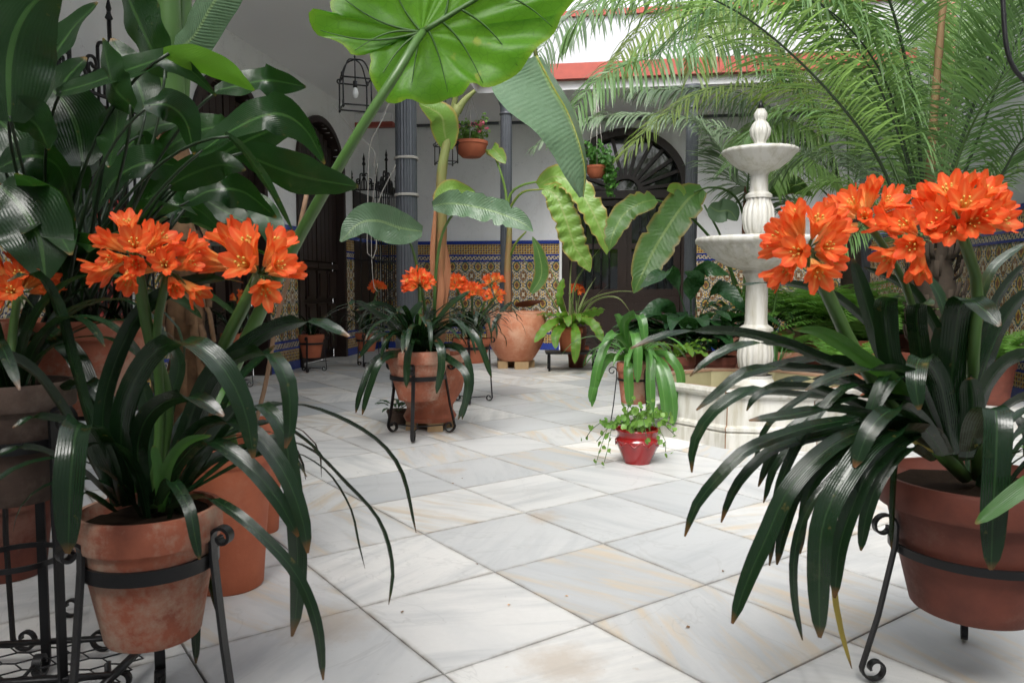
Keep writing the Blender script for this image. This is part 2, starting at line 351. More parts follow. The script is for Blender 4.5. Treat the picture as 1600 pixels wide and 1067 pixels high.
m_bnest = leafmat('nest_fern_leaf', (.08, .20, .02), (.16, .34, .04), (.22, .48, .04), .35, .4, vein='lat', nv=30, mid=(.20, .22, .05), edge=(.2, .14, .03))
m_lily = leafmat('peace_lily_leaf', (.010, .042, .016), (.035, .10, .03), (.06, .20, .03), .24, .22, vein='lat', nv=16)
m_spider = leafmat('striped_leaf', (.06, .14, .03), (.10, .22, .05), (.2, .35, .08), .4, .3, nv=6, streak=(.42, .40, .20))
m_orch = leafmat('green_strap_leaf', (.03, .10, .02), (.07, .19, .035), (.12, .32, .03), .26, .25, nv=10, mid=(.10, .22, .05))
m_palm = leafmat('palm_leaflet', (.10, .19, .055), (.22, .35, .11), (.34, .56, .12), .4, .48, nv=2)
m_palmd = leafmat('palm_leaflet_dark', (.05, .12, .035), (.13, .23, .075), (.22, .40, .08), .4, .28, nv=2)
m_palmy = leafmat('palm_leaflet_yellow', (.08, .16, .03), (.22, .27, .06), (.28, .42, .06), .42, .38, nv=2)
m_palmg = leafmat('palm_leaflet_grey', (.08, .13, .07), (.17, .24, .14), (.20, .32, .12), .45, .3, nv=2)
m_rach = plain('palm_rachis', (.045, .09, .02), .4, var=.35, scale=6)
m_rachd = plain('palm_rachis_dark', (.018, .034, .014), .4, var=.35, scale=6)
m_fern = leafmat('fern_frond', (.06, .17, .03), (.15, .32, .05), (.22, .48, .05), .5, .4, nv=2)
m_small = leafmat('small_leaf', (.08, .20, .03), (.20, .36, .07), (.25, .5, .06), .42, .35, nv=1, edge=(.35, .42, .16))
m_ivy = leafmat('ivy_leaf', (.03, .12, .02), (.10, .26, .04), (.15, .4, .04), .38, .35, nv=1)
m_stemg = plain('green_stem', (.06, .13, .03), .42, var=.25, scale=8)
m_stemd = plain('dark_stem', (.012, .028, .010), .45, var=.3, scale=20)
m_stake = plain('cane', (.20, .12, .07), .7, var=.2, scale=20)
m_pinkf = plain('pink_petal', (.70, .16, .24), .6, var=.3, scale=50)
t = NT('banana_trunk'); _z = t.xyz(t.pos())[2]; _n = t.noise(t.vm('MULTIPLY', t.pos(), (30, 30, 2.2)), 1.5, 5, .65)
_c = t.mix(_n, (.10, .13, .035), (.22, .24, .08)); _b = t.mix(_n, (.13, .045, .018), (.38, .19, .09))
_k = t.n('MapRange', {0: t.m('ADD', _z, t.m('MULTIPLY', t.m('SUBTRACT', t.noise(t.pos(), 5, 4), .5), 1.2)), 1: 1.1, 2: 1.75, 3: 1., 4: 0.})
m_trunk = t.pbr(t.mix(_k, _c, _b), .6, .35, t.bump(_n, .6, .006))
m_tcs = terracotta('terracotta_limed', (.40, .125, .07), (.20, .065, .04), (.42, .32, .24), .8)
m_husk = plain('palm_husk', (.13, .065, .03), .95, var=.6, scale=30, bump=1.0, c2=(.28, .16, .08))
m_huskd = plain('palm_husk_dark', (.015, .010, .007), .95, var=.6, scale=30, bump=1.0, c2=(.05, .034, .02))
# ---------------------------------------------------------------- the courtyard: room axes a (right), b (away)
AL, AR, BB, BF = -3.86, 3.275, 11.60, -2.2     # left wall, right wall, back wall, front wall
EL, EB, EF = -1.95, 9.85, -1.3                 # gallery edges round the open court; unseen front one placed for the light
HC = 3.42
cy, sy = math.cos(YAW), math.sin(YAW)
def at_b(px, b, z=0.0):
    u = (px - 800) / FP; y = b / (cy + sy * u); return V((u * y, y, z))
def at_a(px, a, z=0.0):
    u = (px - 800) / FP; y = a / (u * cy - sy); return V((u * y, y, z))
def AB(p): return p.x * cy - p.y * sy, p.x * sy + p.y * cy
def hgt(py, y): return CH + (448 - py) * y / FP
RAX = (RV, DV, ZV)
rng = random.Random(7)
# floor: bedding sheet + marble slabs laid at 45 degrees
mb = MB(); mb.box(rm((AL + AR) / 2, (BB + BF) / 2, -.06), ((AR - AL) / 2 + .4, (BB - BF) / 2 + .4, .05), RAX)
floor = tag(mb.build('floor', m_grout, smooth=False), kind='structure')
TS = .487; ta = R(54.3); e1 = V((math.sin(ta), math.cos(ta), 0)); e2 = V((-math.cos(ta), math.sin(ta), 0)); t0 = G(925, 973)
def tilemb(mb, c, j):
    h = TS / 2 - .0024 - j[0]; b = len(mb.v); zz = j[1]
    for (s, z) in ((h, -.012), (h, -.0016), (h - .0016, 0)):
        for (x, y) in ((-1, -1), (1, -1), (1, 1), (-1, 1)): mb.v.append(tuple(c + e1 * (x * s) + e2 * (y * s) + ZV * (z + zz)))
    for k in (0, 4):
        for i in range(4): mb.face([b + k + i, b + k + (i + 1) % 4, b + k + 4 + (i + 1) % 4, b + k + 4 + i])
    mb.face([b + 8, b + 9, b + 10, b + 11], [(0, 0), (1, 0), (1, 1), (0, 1)])
tiles = []
for i in range(-30, 40):
    for k in range(-30, 40):
        c = t0 + e1 * ((i + .5) * TS) + e2 * ((k + .5) * TS); a, b = AB(c)
        if AL - .28 < a < AR + .28 and BF < b < BB + .25: tiles.append((c.y if (c.y > 1.4 and abs(c.x) < .72 * c.y + .5) else 99 + abs(c.y), c))
tiles.sort(key=lambda q: q[0])
vars_ = []
for q in range(4):
    mb = MB(); tilemb(mb, V((0, 0, 0)), (rng.uniform(0, .0010), 0)); vars_.append(mb.mesh('marble_tile', m_marble, smooth=False))
for q, (d, c) in enumerate(tiles[:300]):
    inst('marble_tile', vars_[q % 4], floor, loc=(c.x, c.y, rng.uniform(-.0012, 0)), rot=(0, 0, rng.uniform(-.002, .002)))
mb = MB()
for d, c in tiles[300:]: tilemb(mb, c, (rng.uniform(0, .001), rng.uniform(-.0012, 0)))
mb.build('marble_tiles', m_marble, floor, smooth=False, kind='stuff')
# walls ------------------------------------------------------------------
class Wall:
    def __init__(s, name, o, al, inw, s0, s1, top, mat, label, openings=()):
        s.o, s.al, s.inw = o, al, inw; s.s0, s.s1 = s0, s1
        pts = [(s0, 0)]
        for (a, b, spring, arch) in sorted(openings):
            pts.append((a, 0)); pts.append((a, spring)); r = (b - a) / 2; cx = (a + b) / 2
            for k in range(1, 24):
                an = math.pi - math.pi * k / 24; pts.append((cx + r * math.cos(an), spring + arch * math.sin(an)))
            pts.append((b, spring)); pts.append((b, 0))
        pts += [(s1, 0), (s1, top), (s0, top)]
        mb = MB(); n = len(pts)
        for off in (0, -.28):
            for (x, z) in pts: mb.v.append(tuple(s.at(x, z, off)))
        mb.face(list(range(n))); mb.face(list(range(2 * n - 1, n - 1, -1)))
        for i in range(n): mb.face([i, (i + 1) % n, n + (i + 1) % n, n + i])
        s.root = tag(mb.build(name, mat, smooth=False), label, 'wall')
    def at(s, x, z, off=0.0): return s.o + s.al * x + s.inw * off + ZV * z
    def strip(s, name, a, b, z0, z1, thick, mat, root=None, off=0.001):
        mb = MB(); c = s.at((a + b) / 2, (z0 + z1) / 2, off + thick / 2); mb.box(c, ((b - a) / 2, thick / 2, (z1 - z0) / 2), (s.al, s.inw, ZV))
        mb.uv = []
        for f in mb.f:
            uu = []
            for i in f:
                p = V(mb.v[i]) - s.o; uu.append((p.dot(s.al), mb.v[i][2]))
            mb.uv.append(uu)
        return mb.build(name, mat, root or s.root, smooth=False)
    def dado(s, a, b):
        seq = [('blue_skirting', 0, .10, .022, m_blue), ('patterned_band', .10, .235, .012, m_gold), ('blue_border', .235, .26, .018, m_blue), ('scroll_band', .26, .32, .012, m_thin),
               ('blue_border', .32, .345, .018, m_blue), ('patterned_tiling', .345, 1.335, .010, m_field), ('blue_border', 1.335, 1.36, .018, m_blue), ('scroll_band', 1.36, 1.42, .012, m_thin),
               ('blue_border', 1.42, 1.445, .018, m_blue), ('patterned_band', 1.445, 1.60, .012, m_gold), ('blue_cap', 1.60, 1.65, .030, m_blue)]
        for (n, z0, z1, th, m) in seq: s.strip(n, a, b, z0, z1, th, m)
D1 = [AB(at_a(px, AL))[1] for px in (314, 413)]; D2 = [AB(at_a(px, AL))[1] for px in (470, 536)]
BDa = [AB(at_b(px, BB))[0] for px in (884, 1068)]
wl = Wall('gallery_wall', rm(AL, 0), DV, RV, BF, BB, HC, m_wall, 'white wall down the left side with two arched brown doors and patterned tile dado', [(D1[0], D1[1], 2.42, .52), (D2[0], D2[1], 2.42, .58)])
wb = Wall('back_wall', rm(0, BB), RV, -DV, AL - .28, AR + .28, HC, m_wall, 'white back wall with the dark arched glazed door and tile dado', [(BDa[0], BDa[1], 2.36, .86)])
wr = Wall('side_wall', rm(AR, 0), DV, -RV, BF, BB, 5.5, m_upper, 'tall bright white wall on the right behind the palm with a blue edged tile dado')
wf = Wall('added_front_wall', rm(0, BF), RV, DV, AL - .28, AR + .28, HC, m_wall, 'plain white unseen wall added behind the camera, closing the near gallery and limiting light from behind')  # unseen wall, added to close the court and limit light from behind
W1 = AB(at_a(85, AL))[1]; W1b = AB(at_a(205, AL))[1]; W3 = AB(at_a(573, AL))[1]
for a, b in ((BF, W1 - .05), (W1b + .05, D1[0] - .09), (D1[1] + .09, D2[0] - .09), (D2[1] + .09, BB - .035)): wl.dado(a, b)
for a, b in ((AL + .04, BDa[0] - .10), (BDa[1] + .10, AR - .04)): wb.dado(a, b)
wr.dado(BF, BB - .035)
_p0, _p1 = AB(at_a(1476, AR))[1], AB(at_a(1452, AR))[1]
wr.strip('painted_pilaster', _p0, _p1, 1.66, 5.4, .07, m_pink)
# hairline on the plaster: shallow cable conduit
c0 = at_a(408, AL); c1 = at_a(467, AL)
mb = MB(); mb.tube([wl.at(AB(c0)[1], hgt(72, c0.y), .008), wl.at(AB(c1)[1], hgt(108, c1.y), .008)], .007, 5); mb.build('cable', m_iron, wl.root)
# galleries: soffit slabs
def slab(name, a0, a1, b0, b1, z0, z1, mat, root=None):
    mb = MB(); mb.box(rm((a0 + a1) / 2, (b0 + b1) / 2, (z0 + z1) / 2), ((a1 - a0) / 2, (b1 - b0) / 2, (z1 - z0) / 2), RAX); return mb.build(name, mat, root, smooth=False)
ceil = tag(slab('ceiling', AL - .28, EL, BF - .28, BB + .28, HC + .002, HC + .2, m_ceil), kind='structure')
slab('ceiling_bay', EL, AR - .002, EB, BB + .28, HC + .002, HC + .2, m_ceil, ceil); slab('ceiling_bay', EL, AR - .002, BF - .28, EF, HC + .002, HC + .2, m_ceil, ceil)  # near bay unseen, its edge drawn back so sun reaches the front floor
slab('ceiling_moulding', AL + .002, EL - .02, BB - .05, BB - .003, HC - .035, HC, m_col, ceil); slab('ceiling_moulding', EL + .02, AR - .003, BB - .05, BB - .003, HC - .035, HC, m_col, ceil)
def parapet(label, a0, a1, b0, b1, up):
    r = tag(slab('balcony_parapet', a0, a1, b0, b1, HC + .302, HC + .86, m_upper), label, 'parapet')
    g = .045
    slab('red_fascia', a0 - g, a1 + g, b0 - g, b1 + g, HC + .11, HC + .299, m_red, r); slab('red_coping', a0 - g, a1 + g, b0 - g, b1 + g, HC + .863, HC + .93, m_red, r)
    return r
parapet('white upper balcony front with red fascia and coping above the back columns', EL + .05, AR - .05, EB - .06, EB + .06, 0)
parapet('white upper balcony front with red fascia above the left row of columns', EL - .06, EL + .06, EF + .2, EB - .12, 0)
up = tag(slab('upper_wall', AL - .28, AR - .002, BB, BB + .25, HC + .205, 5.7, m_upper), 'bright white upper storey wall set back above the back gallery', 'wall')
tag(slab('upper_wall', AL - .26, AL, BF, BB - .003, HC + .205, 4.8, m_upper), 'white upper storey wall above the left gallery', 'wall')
# tie beam end under the left soffit
tb = tag(slab('tie_beam', AL + .004, AL + .55, 10.55, 10.68, 3.20, 3.26, m_red), 'short red painted beam end on the left wall behind the lantern', 'beam')
slab('plaster_upper', AL + .004, AL + .52, 10.56, 10.67, 3.263, HC - .04, m_wall, tb)
# columns
def column(p, r, label, cap=True):
    rt = thing('iron_column', p, label, 'column', 'fluted iron columns round the court')
    n = 72; fl = 18
    def mod(a, z): return 1 - .075 * (0.5 + .5 * math.cos(fl * a)) ** 2
    mb = MB(); mb.lathe([(r, .45), (r * .985, 1.5), (r * .96, HC - .28)], p, n, mod); mb.build('fluted_shaft', m_col, rt, sharp=30)
    mb = MB(); mb.lathe([(0, .0), (r * 1.55, 0), (r * 1.55, .12), (r * 1.3, .15), (r * 1.35, .2), (r * 1.12, .26), (r * 1.12, .42), (r * 1.2, .44), (r * 1.02, .47)], p, 24); mb.build('base', m_col, rt, sharp=30)
    mb = MB(); mb.lathe([(r * .96, HC - .29), (r * 1.15, HC - .27), (r * 1.0, HC - .25), (r * 1.0, HC - .18), (r * 1.25, HC - .12), (r * 1.6, HC - .05), (r * 1.75, HC - .045), (r * 1.75, HC), (0, HC)], p, 24); mb.build('capital', m_col, rt, sharp=30)
    for z in (1.9,):
        pass
    return rt
c1p = at_a(637, -2.09); c1p.z = 0
column(c1p, .104, 'thick dark grey fluted column with rope tied round it, nearest on the left')
c2p = at_b(791, 9.87); c2p.z = 0; column(c2p, .078, 'slim grey column behind the thin banana stem and the big round planter')
c3p = at_b(1077, 9.9); c3p.z = 0; column(c3p, .078, 'slim grey column at the right edge of the glazed back door')
c4p = at_b(1347, 9.87); c4p.z = 0; column(c4p, .078, 'grey column mostly hidden behind palm fronds right of the fountain')
# rope coiled on column
rp = thing('tied_rope', c1p, 'pale rope tied twice round the thick column with loose ends hanging beside it', 'rope')
for z, nn in ((hgt(253, c1p.y), 2), (hgt(309, c1p.y), 2)):
    mb = MB()
    mb.tube([c1p + V((.112 * math.cos(a / 12 * math.pi * 2), .112 * math.sin(a / 12 * math.pi * 2), z + .022 * a / 24)) for a in range(25)], .007, 6); mb.build('coil', m_rope, rp)
yy = c1p.y - .03
for pts in ([(612, 150), (596, 190), (578, 228), (575, 300), (574, 395), (582, 404), (588, 392), (590, 320), (622, 252)], [(590, 255), (584, 300), (580, 360), (583, 440), (590, 456)], [(578, 228), (586, 240), (584, 262)], [(520, 165), (548, 200), (578, 228)]):
    mb = MB(); mb.tube(cat([P(x, y, yy) for x, y in pts], 24), .0055 if len(pts) > 5 else .004, 5); mb.build('hanging_cord', m_rope, rp)
# arched wooden doors in the left wall
def arched_door(s0, s1, spring, arch, label):
    rt = thing('arched_door', wl.at((s0 + s1) / 2, 0), label, 'door', 'arched doors in the left wall')
    cx = (s0 + s1) / 2; hw = (s1 - s0) / 2
    def outline(k, o):
        pts = [(s0 - k, 0, o), (s0 - k, spring, o)]
        for q in range(1, 20):
            an = math.pi - math.pi * q / 20; pts.append((cx + (hw + k) * math.cos(an), spring + (arch + k) * math.sin(an), o))
        return pts + [(s1 + k, spring, o), (s1 + k, 0, o)]
    mb = MB(); rows = [[wl.at(*p) for p in outline(*q)] for q in ((.075, .002), (.075, .035), (.0, .035), (-.002, -.138))]; mb.grid(rows); mb.build('frame', m_wood, rt, smooth=False)
    mb = MB(); o = outline(-.004, -.14); n = len(o); mb.v += [tuple(wl.at(*p)) for p in o]; mb.face(list(range(n))); mb.build('door_backing', m_wood, rt, smooth=False)
    W = (s1 - s0)
    for side in (0, 1):
        a0 = s0 + .01 + side * W / 2; a1 = s0 + W / 2 - .01 + side * W / 2
        npk = 5
        for q in range(npk):     # tall vertical boards
            x0 = a0 + (a1 - a0) * q / npk; x1 = a0 + (a1 - a0) * (q + 1) / npk - .012; xm = (x0 + x1) / 2
            top = spring + arch * math.sqrt(max(.02, 1 - ((xm - cx) / hw) ** 2)) - .07
            mb = MB(); mb.box(wl.at(xm, (1.28 + top) / 2, -.10), ((x1 - x0) / 2, .03, (top - 1.28) / 2), (DV, RV, ZV)); mb.build('board', m_wood, rt, smooth=False)
        for z0, z1 in ((.12, .40), (.46, .74), (.80, 1.16)):
            for h in (0, 1):
                x0 = a0 + .03 + h * (a1 - a0) / 2; x1 = x0 + (a1 - a0) / 2 - .05
                mb = MB(); c = wl.at((x0 + x1) / 2, (z0 + z1) / 2, -.10)
                mb.box(c, ((x1 - x0) / 2, .018, (z1 - z0) / 2), (DV, RV, ZV)); mb.box(c + RV * .028, ((x1 - x0) / 2 - .035, .010, (z1 - z0) / 2 - .035), (DV, RV, ZV)); mb.build('door_panel', m_wood, rt, smooth=False)
        mb = MB(); mb.box(wl.at((a0 + a1) / 2, 1.22, -.095), ((a1 - a0) / 2, .04, .035), (DV, RV, ZV)); mb.build('door_rail', m_wood, rt, smooth=False)
    return rt
d1 = arched_door(D1[0], D1[1], 2.42, .52, 'nearer arched dark brown door with a small orange plaque, seen behind the broad leaves')
arched_door(D2[0], D2[1], 2.42, .58, 'farther arched dark brown door beside the small wall pot on its stand')
q = at_a(341, AL); mb = MB(); mb.box(wl.at(AB(q)[1] , hgt(411, q.y), -.055), (.085, .012, .055), (DV, RV, ZV)); pl = mb.build('plaque', plain('orange_plaque', (.50, .17, .04), .5, scale=30), d1, smooth=False)
mb = MB()
for k in range(3):
    c = wl.at(AB(q)[1] - .05 + .05 * k, hgt(411, q.y), -.04)
    mb.tube([c + DV * (.022 * math.cos(a * .6)) * (1 - a / 16) + ZV * (.035 * math.sin(a * .6)) * (1 - a / 16) for a in range(14)], .003, 4)
mb.build('scroll_motif', m_wood, pl)
# scroll ironwork
def spiral(c, ax, ay, r0, r1, a0, a1, n=18):
    return [V(c) + ax * (r0 + (r1 - r0) * i / n) * math.cos(a0 + (a1 - a0) * i / n) + ay * (r0 + (r1 - r0) * i / n) * math.sin(a0 + (a1 - a0) * i / n) for i in range(n + 1)]
def crown(root, c, ax, wid, h, label=None):
    mb = MB(); r = .009 + wid * .004
    mb.tube([c - ax * wid / 2, c + ax * wid / 2], r * 1.1, 6)
    mb.tube([c, c + ZV * h * .98], r * 1.2, 6); mb.lathe([(0, 0), (.028, .03), (.012, .07), (.02, .1), (0, .19)], c + ZV * h * .86, 8)
    for s in (-1, 1):
        for (x, hh) in ((.16, .62), (.30, .42), (.43, .25)):
            b = c + ax * (s * x * wid)
            R_ = wid * .075
            mb.tube([b, b + ZV * (h * hh - R_)], r, 5)
            mb.tube(spiral(b + ax * (-s * R_) + ZV * (h * hh - R_), ax * s, ZV, R_, R_ * .25, 0, 5.0), r, 5)
            mb.tube(spiral(b + ax * (s * R_) + ZV * (h * hh * .45), -ax * s, ZV, R_, R_ * .25, 0, -5.2), r, 5)
            mb.tube([b + ax * (-s * .07 * wid) , b + ax * (-s * .07 * wid) + ZV * h * hh * .5, b + ax * (-s * .14 * wid) + ZV * h * hh * .75], r * .8, 5)
        e = c + ax * (s * wid * .49); mb.tube([e, e + ZV * h * .45], r, 5); mb.lathe([(0, 0), (.02, .02), (.009, .05), (.015, .07), (0, .13)], e + ZV * h * .4, 8)
    return mb.build('iron_crown', m_iron, root)
def window_cage(s0, s1, z0, z1, dep, h, label, lattice=False):
    rt = thing('window_grille', wl.at((s0 + s1) / 2, z0), label, 'window', 'iron caged windows in the left wall')
    mb = MB(); mb.box(wl.at((s0 + s1) / 2, (z0 + z1) / 2, .012), ((s1 - s0) / 2 - .02, .01, (z1 - z0) / 2), (DV, RV, ZV)); mb.build('shutter', m_wood, rt, smooth=False)
    for z in (z0, (z0 + z1) / 2, z1):
        mb = MB(); a = wl.at(s0, z, .03); b = wl.at(s0, z, dep); c = wl.at(s1, z, dep); d = wl.at(s1, z, .03)
        mb.bar([a, b, c, d], ZV, .014, .03); mb.build('cage_rail', m_iron, rt, smooth=False)
    n = 9; pts = [wl.at(s0 + (s1 - s0) * i / n, 0, dep) for i in range(n + 1)] + [wl.at(s0, 0, dep * k / 3) for k in (1, 2)] + [wl.at(s1, 0, dep * k / 3) for k in (1, 2)]
    for p in pts:
        mb = MB(); mb.tube([p + ZV * z0, p + ZV * z1], .009, 6); mb.build('cage_bar', m_iron, rt)
    crown(rt, wl.at((s0 + s1) / 2, z1, dep), DV, s1 - s0, h); crown(rt, wl.at(s0, z1, dep / 2), RV, dep, h * .72)
    if lattice:
        lt = wl.strip('red_lattice', s0 + .05, s1 - .05, z0 + .05, 1.60, .004, plain('red_backing', (.62, .10, .08), .8), rt, off=.026)
        mb = MB(); S = s1 - s0 - .1; H = 1.55 - z0; k = .12
        nI = int((S + H) / k)
        for sg in (1, -1):
            for i in range(nI + 1):
                u0 = i * k if sg == 1 else i * k - H
                p0 = (max(0, u0 - H), min(H, u0)) if sg == 1 else (max(0, u0), max(0, -u0)); p1 = (min(S, u0), max(0, u0 - S)) if sg == 1 else (min(S, u0 + H), min(H, S - u0))
                A = wl.at(s0 + .05 + p0[0], z0 + .05 + p0[1], .036 + .006 * (sg > 0)); Bp = wl.at(s0 + .05 + p1[0], z0 + .05 + p1[1], .036 + .006 * (sg > 0))
                if (A - Bp).length > .05: mb.bar([A, Bp], RV, .005, .035)
        mb.build('lattice_strips', m_wood, lt, smooth=False)
window_cage(W1 - .02, W1b, .55, 2.28, .2, .62, 'near caged window with black scroll crown and red lattice, behind the broad leaves at left', True)
window_cage(W3 - .55, W3 + .35, .35, 2.30, .36, .52, 'far caged window with black fleur crown in the corner left of the thick column')
# arched glazed door in the back wall
a0, a1 = BDa; ctr = (a0 + a1) / 2; hw = (a1 - a0) / 2
bd = thing('glazed_door', wb.at(ctr, 0), 'large dark arched double door with barred glass and radiating fanlight in the back wall', 'door')
SP, AR_ = 2.36, .86
def arc(k, o):
    pts = [(a0 - k, 0, o), (a0 - k, SP, o)]
    for q in range(1, 24):
        an = math.pi - math.pi * q / 24; pts.append((ctr + (hw + k) * math.cos(an), SP + (AR_ + k) * math.sin(an), o))
    return pts + [(a1 + k, SP, o), (a1 + k, 0, o)]
mb = MB(); mb.grid([[wb.at(*p) for p in arc(*q)] for q in ((.06, .002), (.06, .03), (-.05, .03), (-.05, -.158))]); mb.build('frame', m_wood, bd, smooth=False)
mb = MB(); o = arc(-.01, -.16); mb.v += [tuple(wb.at(*p)) for p in o]; mb.face(list(range(len(o)))); mb.build('pane', m_glass, bd, smooth=False)
WX = (RV, DV, ZV)
def wbx(nm, x0, x1, z0, z1, off, th, mat=m_wood, root=bd):
    mb = MB(); mb.box(wb.at((x0 + x1) / 2, (z0 + z1) / 2, off), ((x1 - x0) / 2, th / 2, (z1 - z0) / 2), WX); return mb.build(nm, mat, root, smooth=False)
wbx('transom', a0 + .05, a1 - .05, SP - .10, SP + .02, -.09, .09)
for s in (0, 1):
    x0 = a0 + .052 + s * (hw - .05); x1 = x0 + hw - .056
    lf = wbx('door_leaf', x0, x1, .012, .82, -.12, .05)
    wbx('stile', x0, x0 + .10, .822, SP - .104, -.115, .045, root=lf); wbx('stile', x1 - .10, x1, .822, SP - .104, -.115, .045, root=lf)
    wbx('rail', x0 + .102, x1 - .102, .822, .92, -.115, .045, root=lf); wbx('rail', x0 + .102, x1 - .102, 1.52, 1.60, -.115, .045, root=lf); wbx('rail', x0 + .102, x1 - .102, 2.16, SP - .104, -.115, .045, root=lf)
    for q in range(2):
        xx0 = x0 + .08 + q * (x1 - x0 - .12) / 2; xx1 = xx0 + (x1 - x0 - .2) / 2; wbx('door_panel', xx0, xx1, .12, .70, -.088, .02, root=lf)
    for q in range(4):
        xb = x0 + .10 + (x1 - x0 - .2) * (q + 1) / 5
        mb = MB(); mb.lathe([(.012, .92), (.012, 1.1), (.02, 1.12), (.012, 1.14), (.012, 1.35), (.02, 1.37), (.012, 1.39), (.012, 1.75), (.02, 1.77), (.012, 1.79), (.012, 2.16)], wb.at(xb, 0, -.085), 8); mb.build('bar', m_iron, lf)
wbx('centre_post', ctr - .03, ctr + .03, .012, SP - .105, -.07, .05)
nsp = 13
for q in range(nsp):
    an = math.pi * (q + .5) / nsp; x, z = math.cos(an), math.sin(an)
    A = wb.at(ctr + .22 * x, SP + .02 + .2 * z, -.10); Bp = wb.at(ctr + (hw - .04) * x, SP + (AR_ - .05) * z + .01, -.10)
    mb = MB(); mb.bar([A, A.lerp(Bp, .5), Bp], DV, .05, .05); mb.build('fanlight_spoke', m_wood, bd, smooth=False)
mb = MB(); mb.bar([wb.at(ctr + .22 * math.cos(math.pi * q / 14), SP + .02 + .2 * math.sin(math.pi * q / 14), -.09) for q in range(15)], DV, .07, .06); mb.build('fanlight_hub', m_wood, bd, smooth=False)
# lanterns
def lantern(c, wd, z0, z1, label):
    rt = thing('lantern', (c.x, c.y, z0), label, 'lantern', 'iron box lanterns hanging in the galleries'); h = z1 - z0; hb = h * .55; r = wd * .022 + .002
    yaw = .35; ax = V((math.cos(yaw), math.sin(yaw), 0)); ay = V((-math.sin(yaw), math.cos(yaw), 0)); c = V((c.x, c.y, z0))
    cr = [(1, 1), (-1, 1), (-1, -1), (1, -1)]
    mb = MB(); H = wd / 2
    for k in range(4):
        p = c + ax * cr[k][0] * H + ay * cr[k][1] * H; q = c + ax * cr[(k + 1) % 4][0] * H + ay * cr[(k + 1) % 4][1] * H
        mb.tube([p, p + ZV * hb], r, 5); mb.tube([p, q], r, 5); mb.tube([p + ZV * hb, q + ZV * hb], r, 5)
        mb.lathe([(0, -.03), (r * 1.6, -.015), (r * 1.2, 0), (r * 1.2, .03), (0, .06)], p, 6)
        o = (p - c).normalized()
        mb.tube(spiral(p + ZV * (hb + wd * .09) + o * wd * .02, o, ZV, wd * .09, wd * .03, -1.57, 3.6, 12), r * .9, 5)
        mb.tube(cat([p + ZV * hb, p * .92 + c * .08 + ZV * (h * .16 + hb * .92), c.lerp(p, .55) + ZV * (h * .93), c + ZV * h], 10), r * .9, 5)
    mb.build('cage', m_iron, rt)
    mb = MB(); mb.tube([c + ZV * hb * 1.0, c + ZV * hb * .75], r * 2.6, 8); mb.tube([c + ZV * hb, c + ZV * h], r * .8, 5); mb.build('lamp_holder', m_iron, rt)
    mb = MB(); mb.lathe([(.012, .02), (.016, 0), (.028, -.04), (.02, -.075), (0, -.085)], c + ZV * hb * .74, 12); mb.build('bulb', plain('bulb_glass', (.6, .6, .58), .15), rt)
    mb = MB(); n = int((HC - z1) / .04)
    mb.tube([c + ZV * h, V((c.x, c.y, HC))], .004, 5)
    for k in range(n): mb.lathe([(.004, 0), (.009, .008), (.004, .016)], c + ZV * (h + .04 * k + .01), 6)
    mb.build('chain', m_iron, rt)
lp = P(555, 140, 6.4); lantern(lp, .225, P(555, 169, 6.4).z, P(555, 93, 6.4).z, 'larger black iron lantern hanging left of the big round leaf')
lp = P(697, 230, 9.9); lantern(lp, .235, P(697, 254, 9.9).z, P(697, 206, 9.9).z, 'smaller distant iron lantern half hidden behind the banana stem')
# ---------------------------------------------------------------- pots, stands, fountain
def pot(root, c, rt, rb, h, mat, rimh=.22, lip=.93, flare=0.0, n=40, soil=True, name='pot', wall=.014):
    """flower pot standing with its base at c"""
    rh = h * rimh; rr = rt * lip; mb = MB(); k = len(mb.v)
    pr = [(0, 0), (rb * .96, 0), (rb, .006)]
    m = 7
    for i in range(1, m + 1):
        f = i / m; pr.append((rb + (rr - rb) * f + flare * math.sin(math.pi * f), .006 + (h - rh - .006) * f))
    if rimh > 0: pr += [(rt * .985, h - rh + .002), (rt, h - rh + .01)]
    pr += [(rt, h - .008), (rt - .004, h), (rt - wall, h), (rt - wall - .002, h - .01), (rr - wall * 1.2, h - max(.03, h * .12)), (0, h - max(.03, h * .12) - .002)]
    ph = random.Random(int(c[0] * 1000)).uniform(0, 6)
    mb.lathe(pr, c, n, lambda a, z: 1 + .008 * math.sin(2 * a + ph) + .003 * math.sin(5 * a + z * 20)); o = mb.build(name, mat, root, sharp=38)
    if soil:
        mb = MB(); rg = random.Random(3); zz = h - max(.022, h * .09); rs = rr - wall * .8
        rows = [[V(c) + V((rs * f * math.cos(a * .3927), rs * f * math.sin(a * .3927), zz + rg.uniform(-.006, .01))) for a in range(16)] for f in (.02, .3, .6, .85, 1.0)]
        mb.grid(rows, closed=True); mb.build('soil', m_soil, root)
    return o
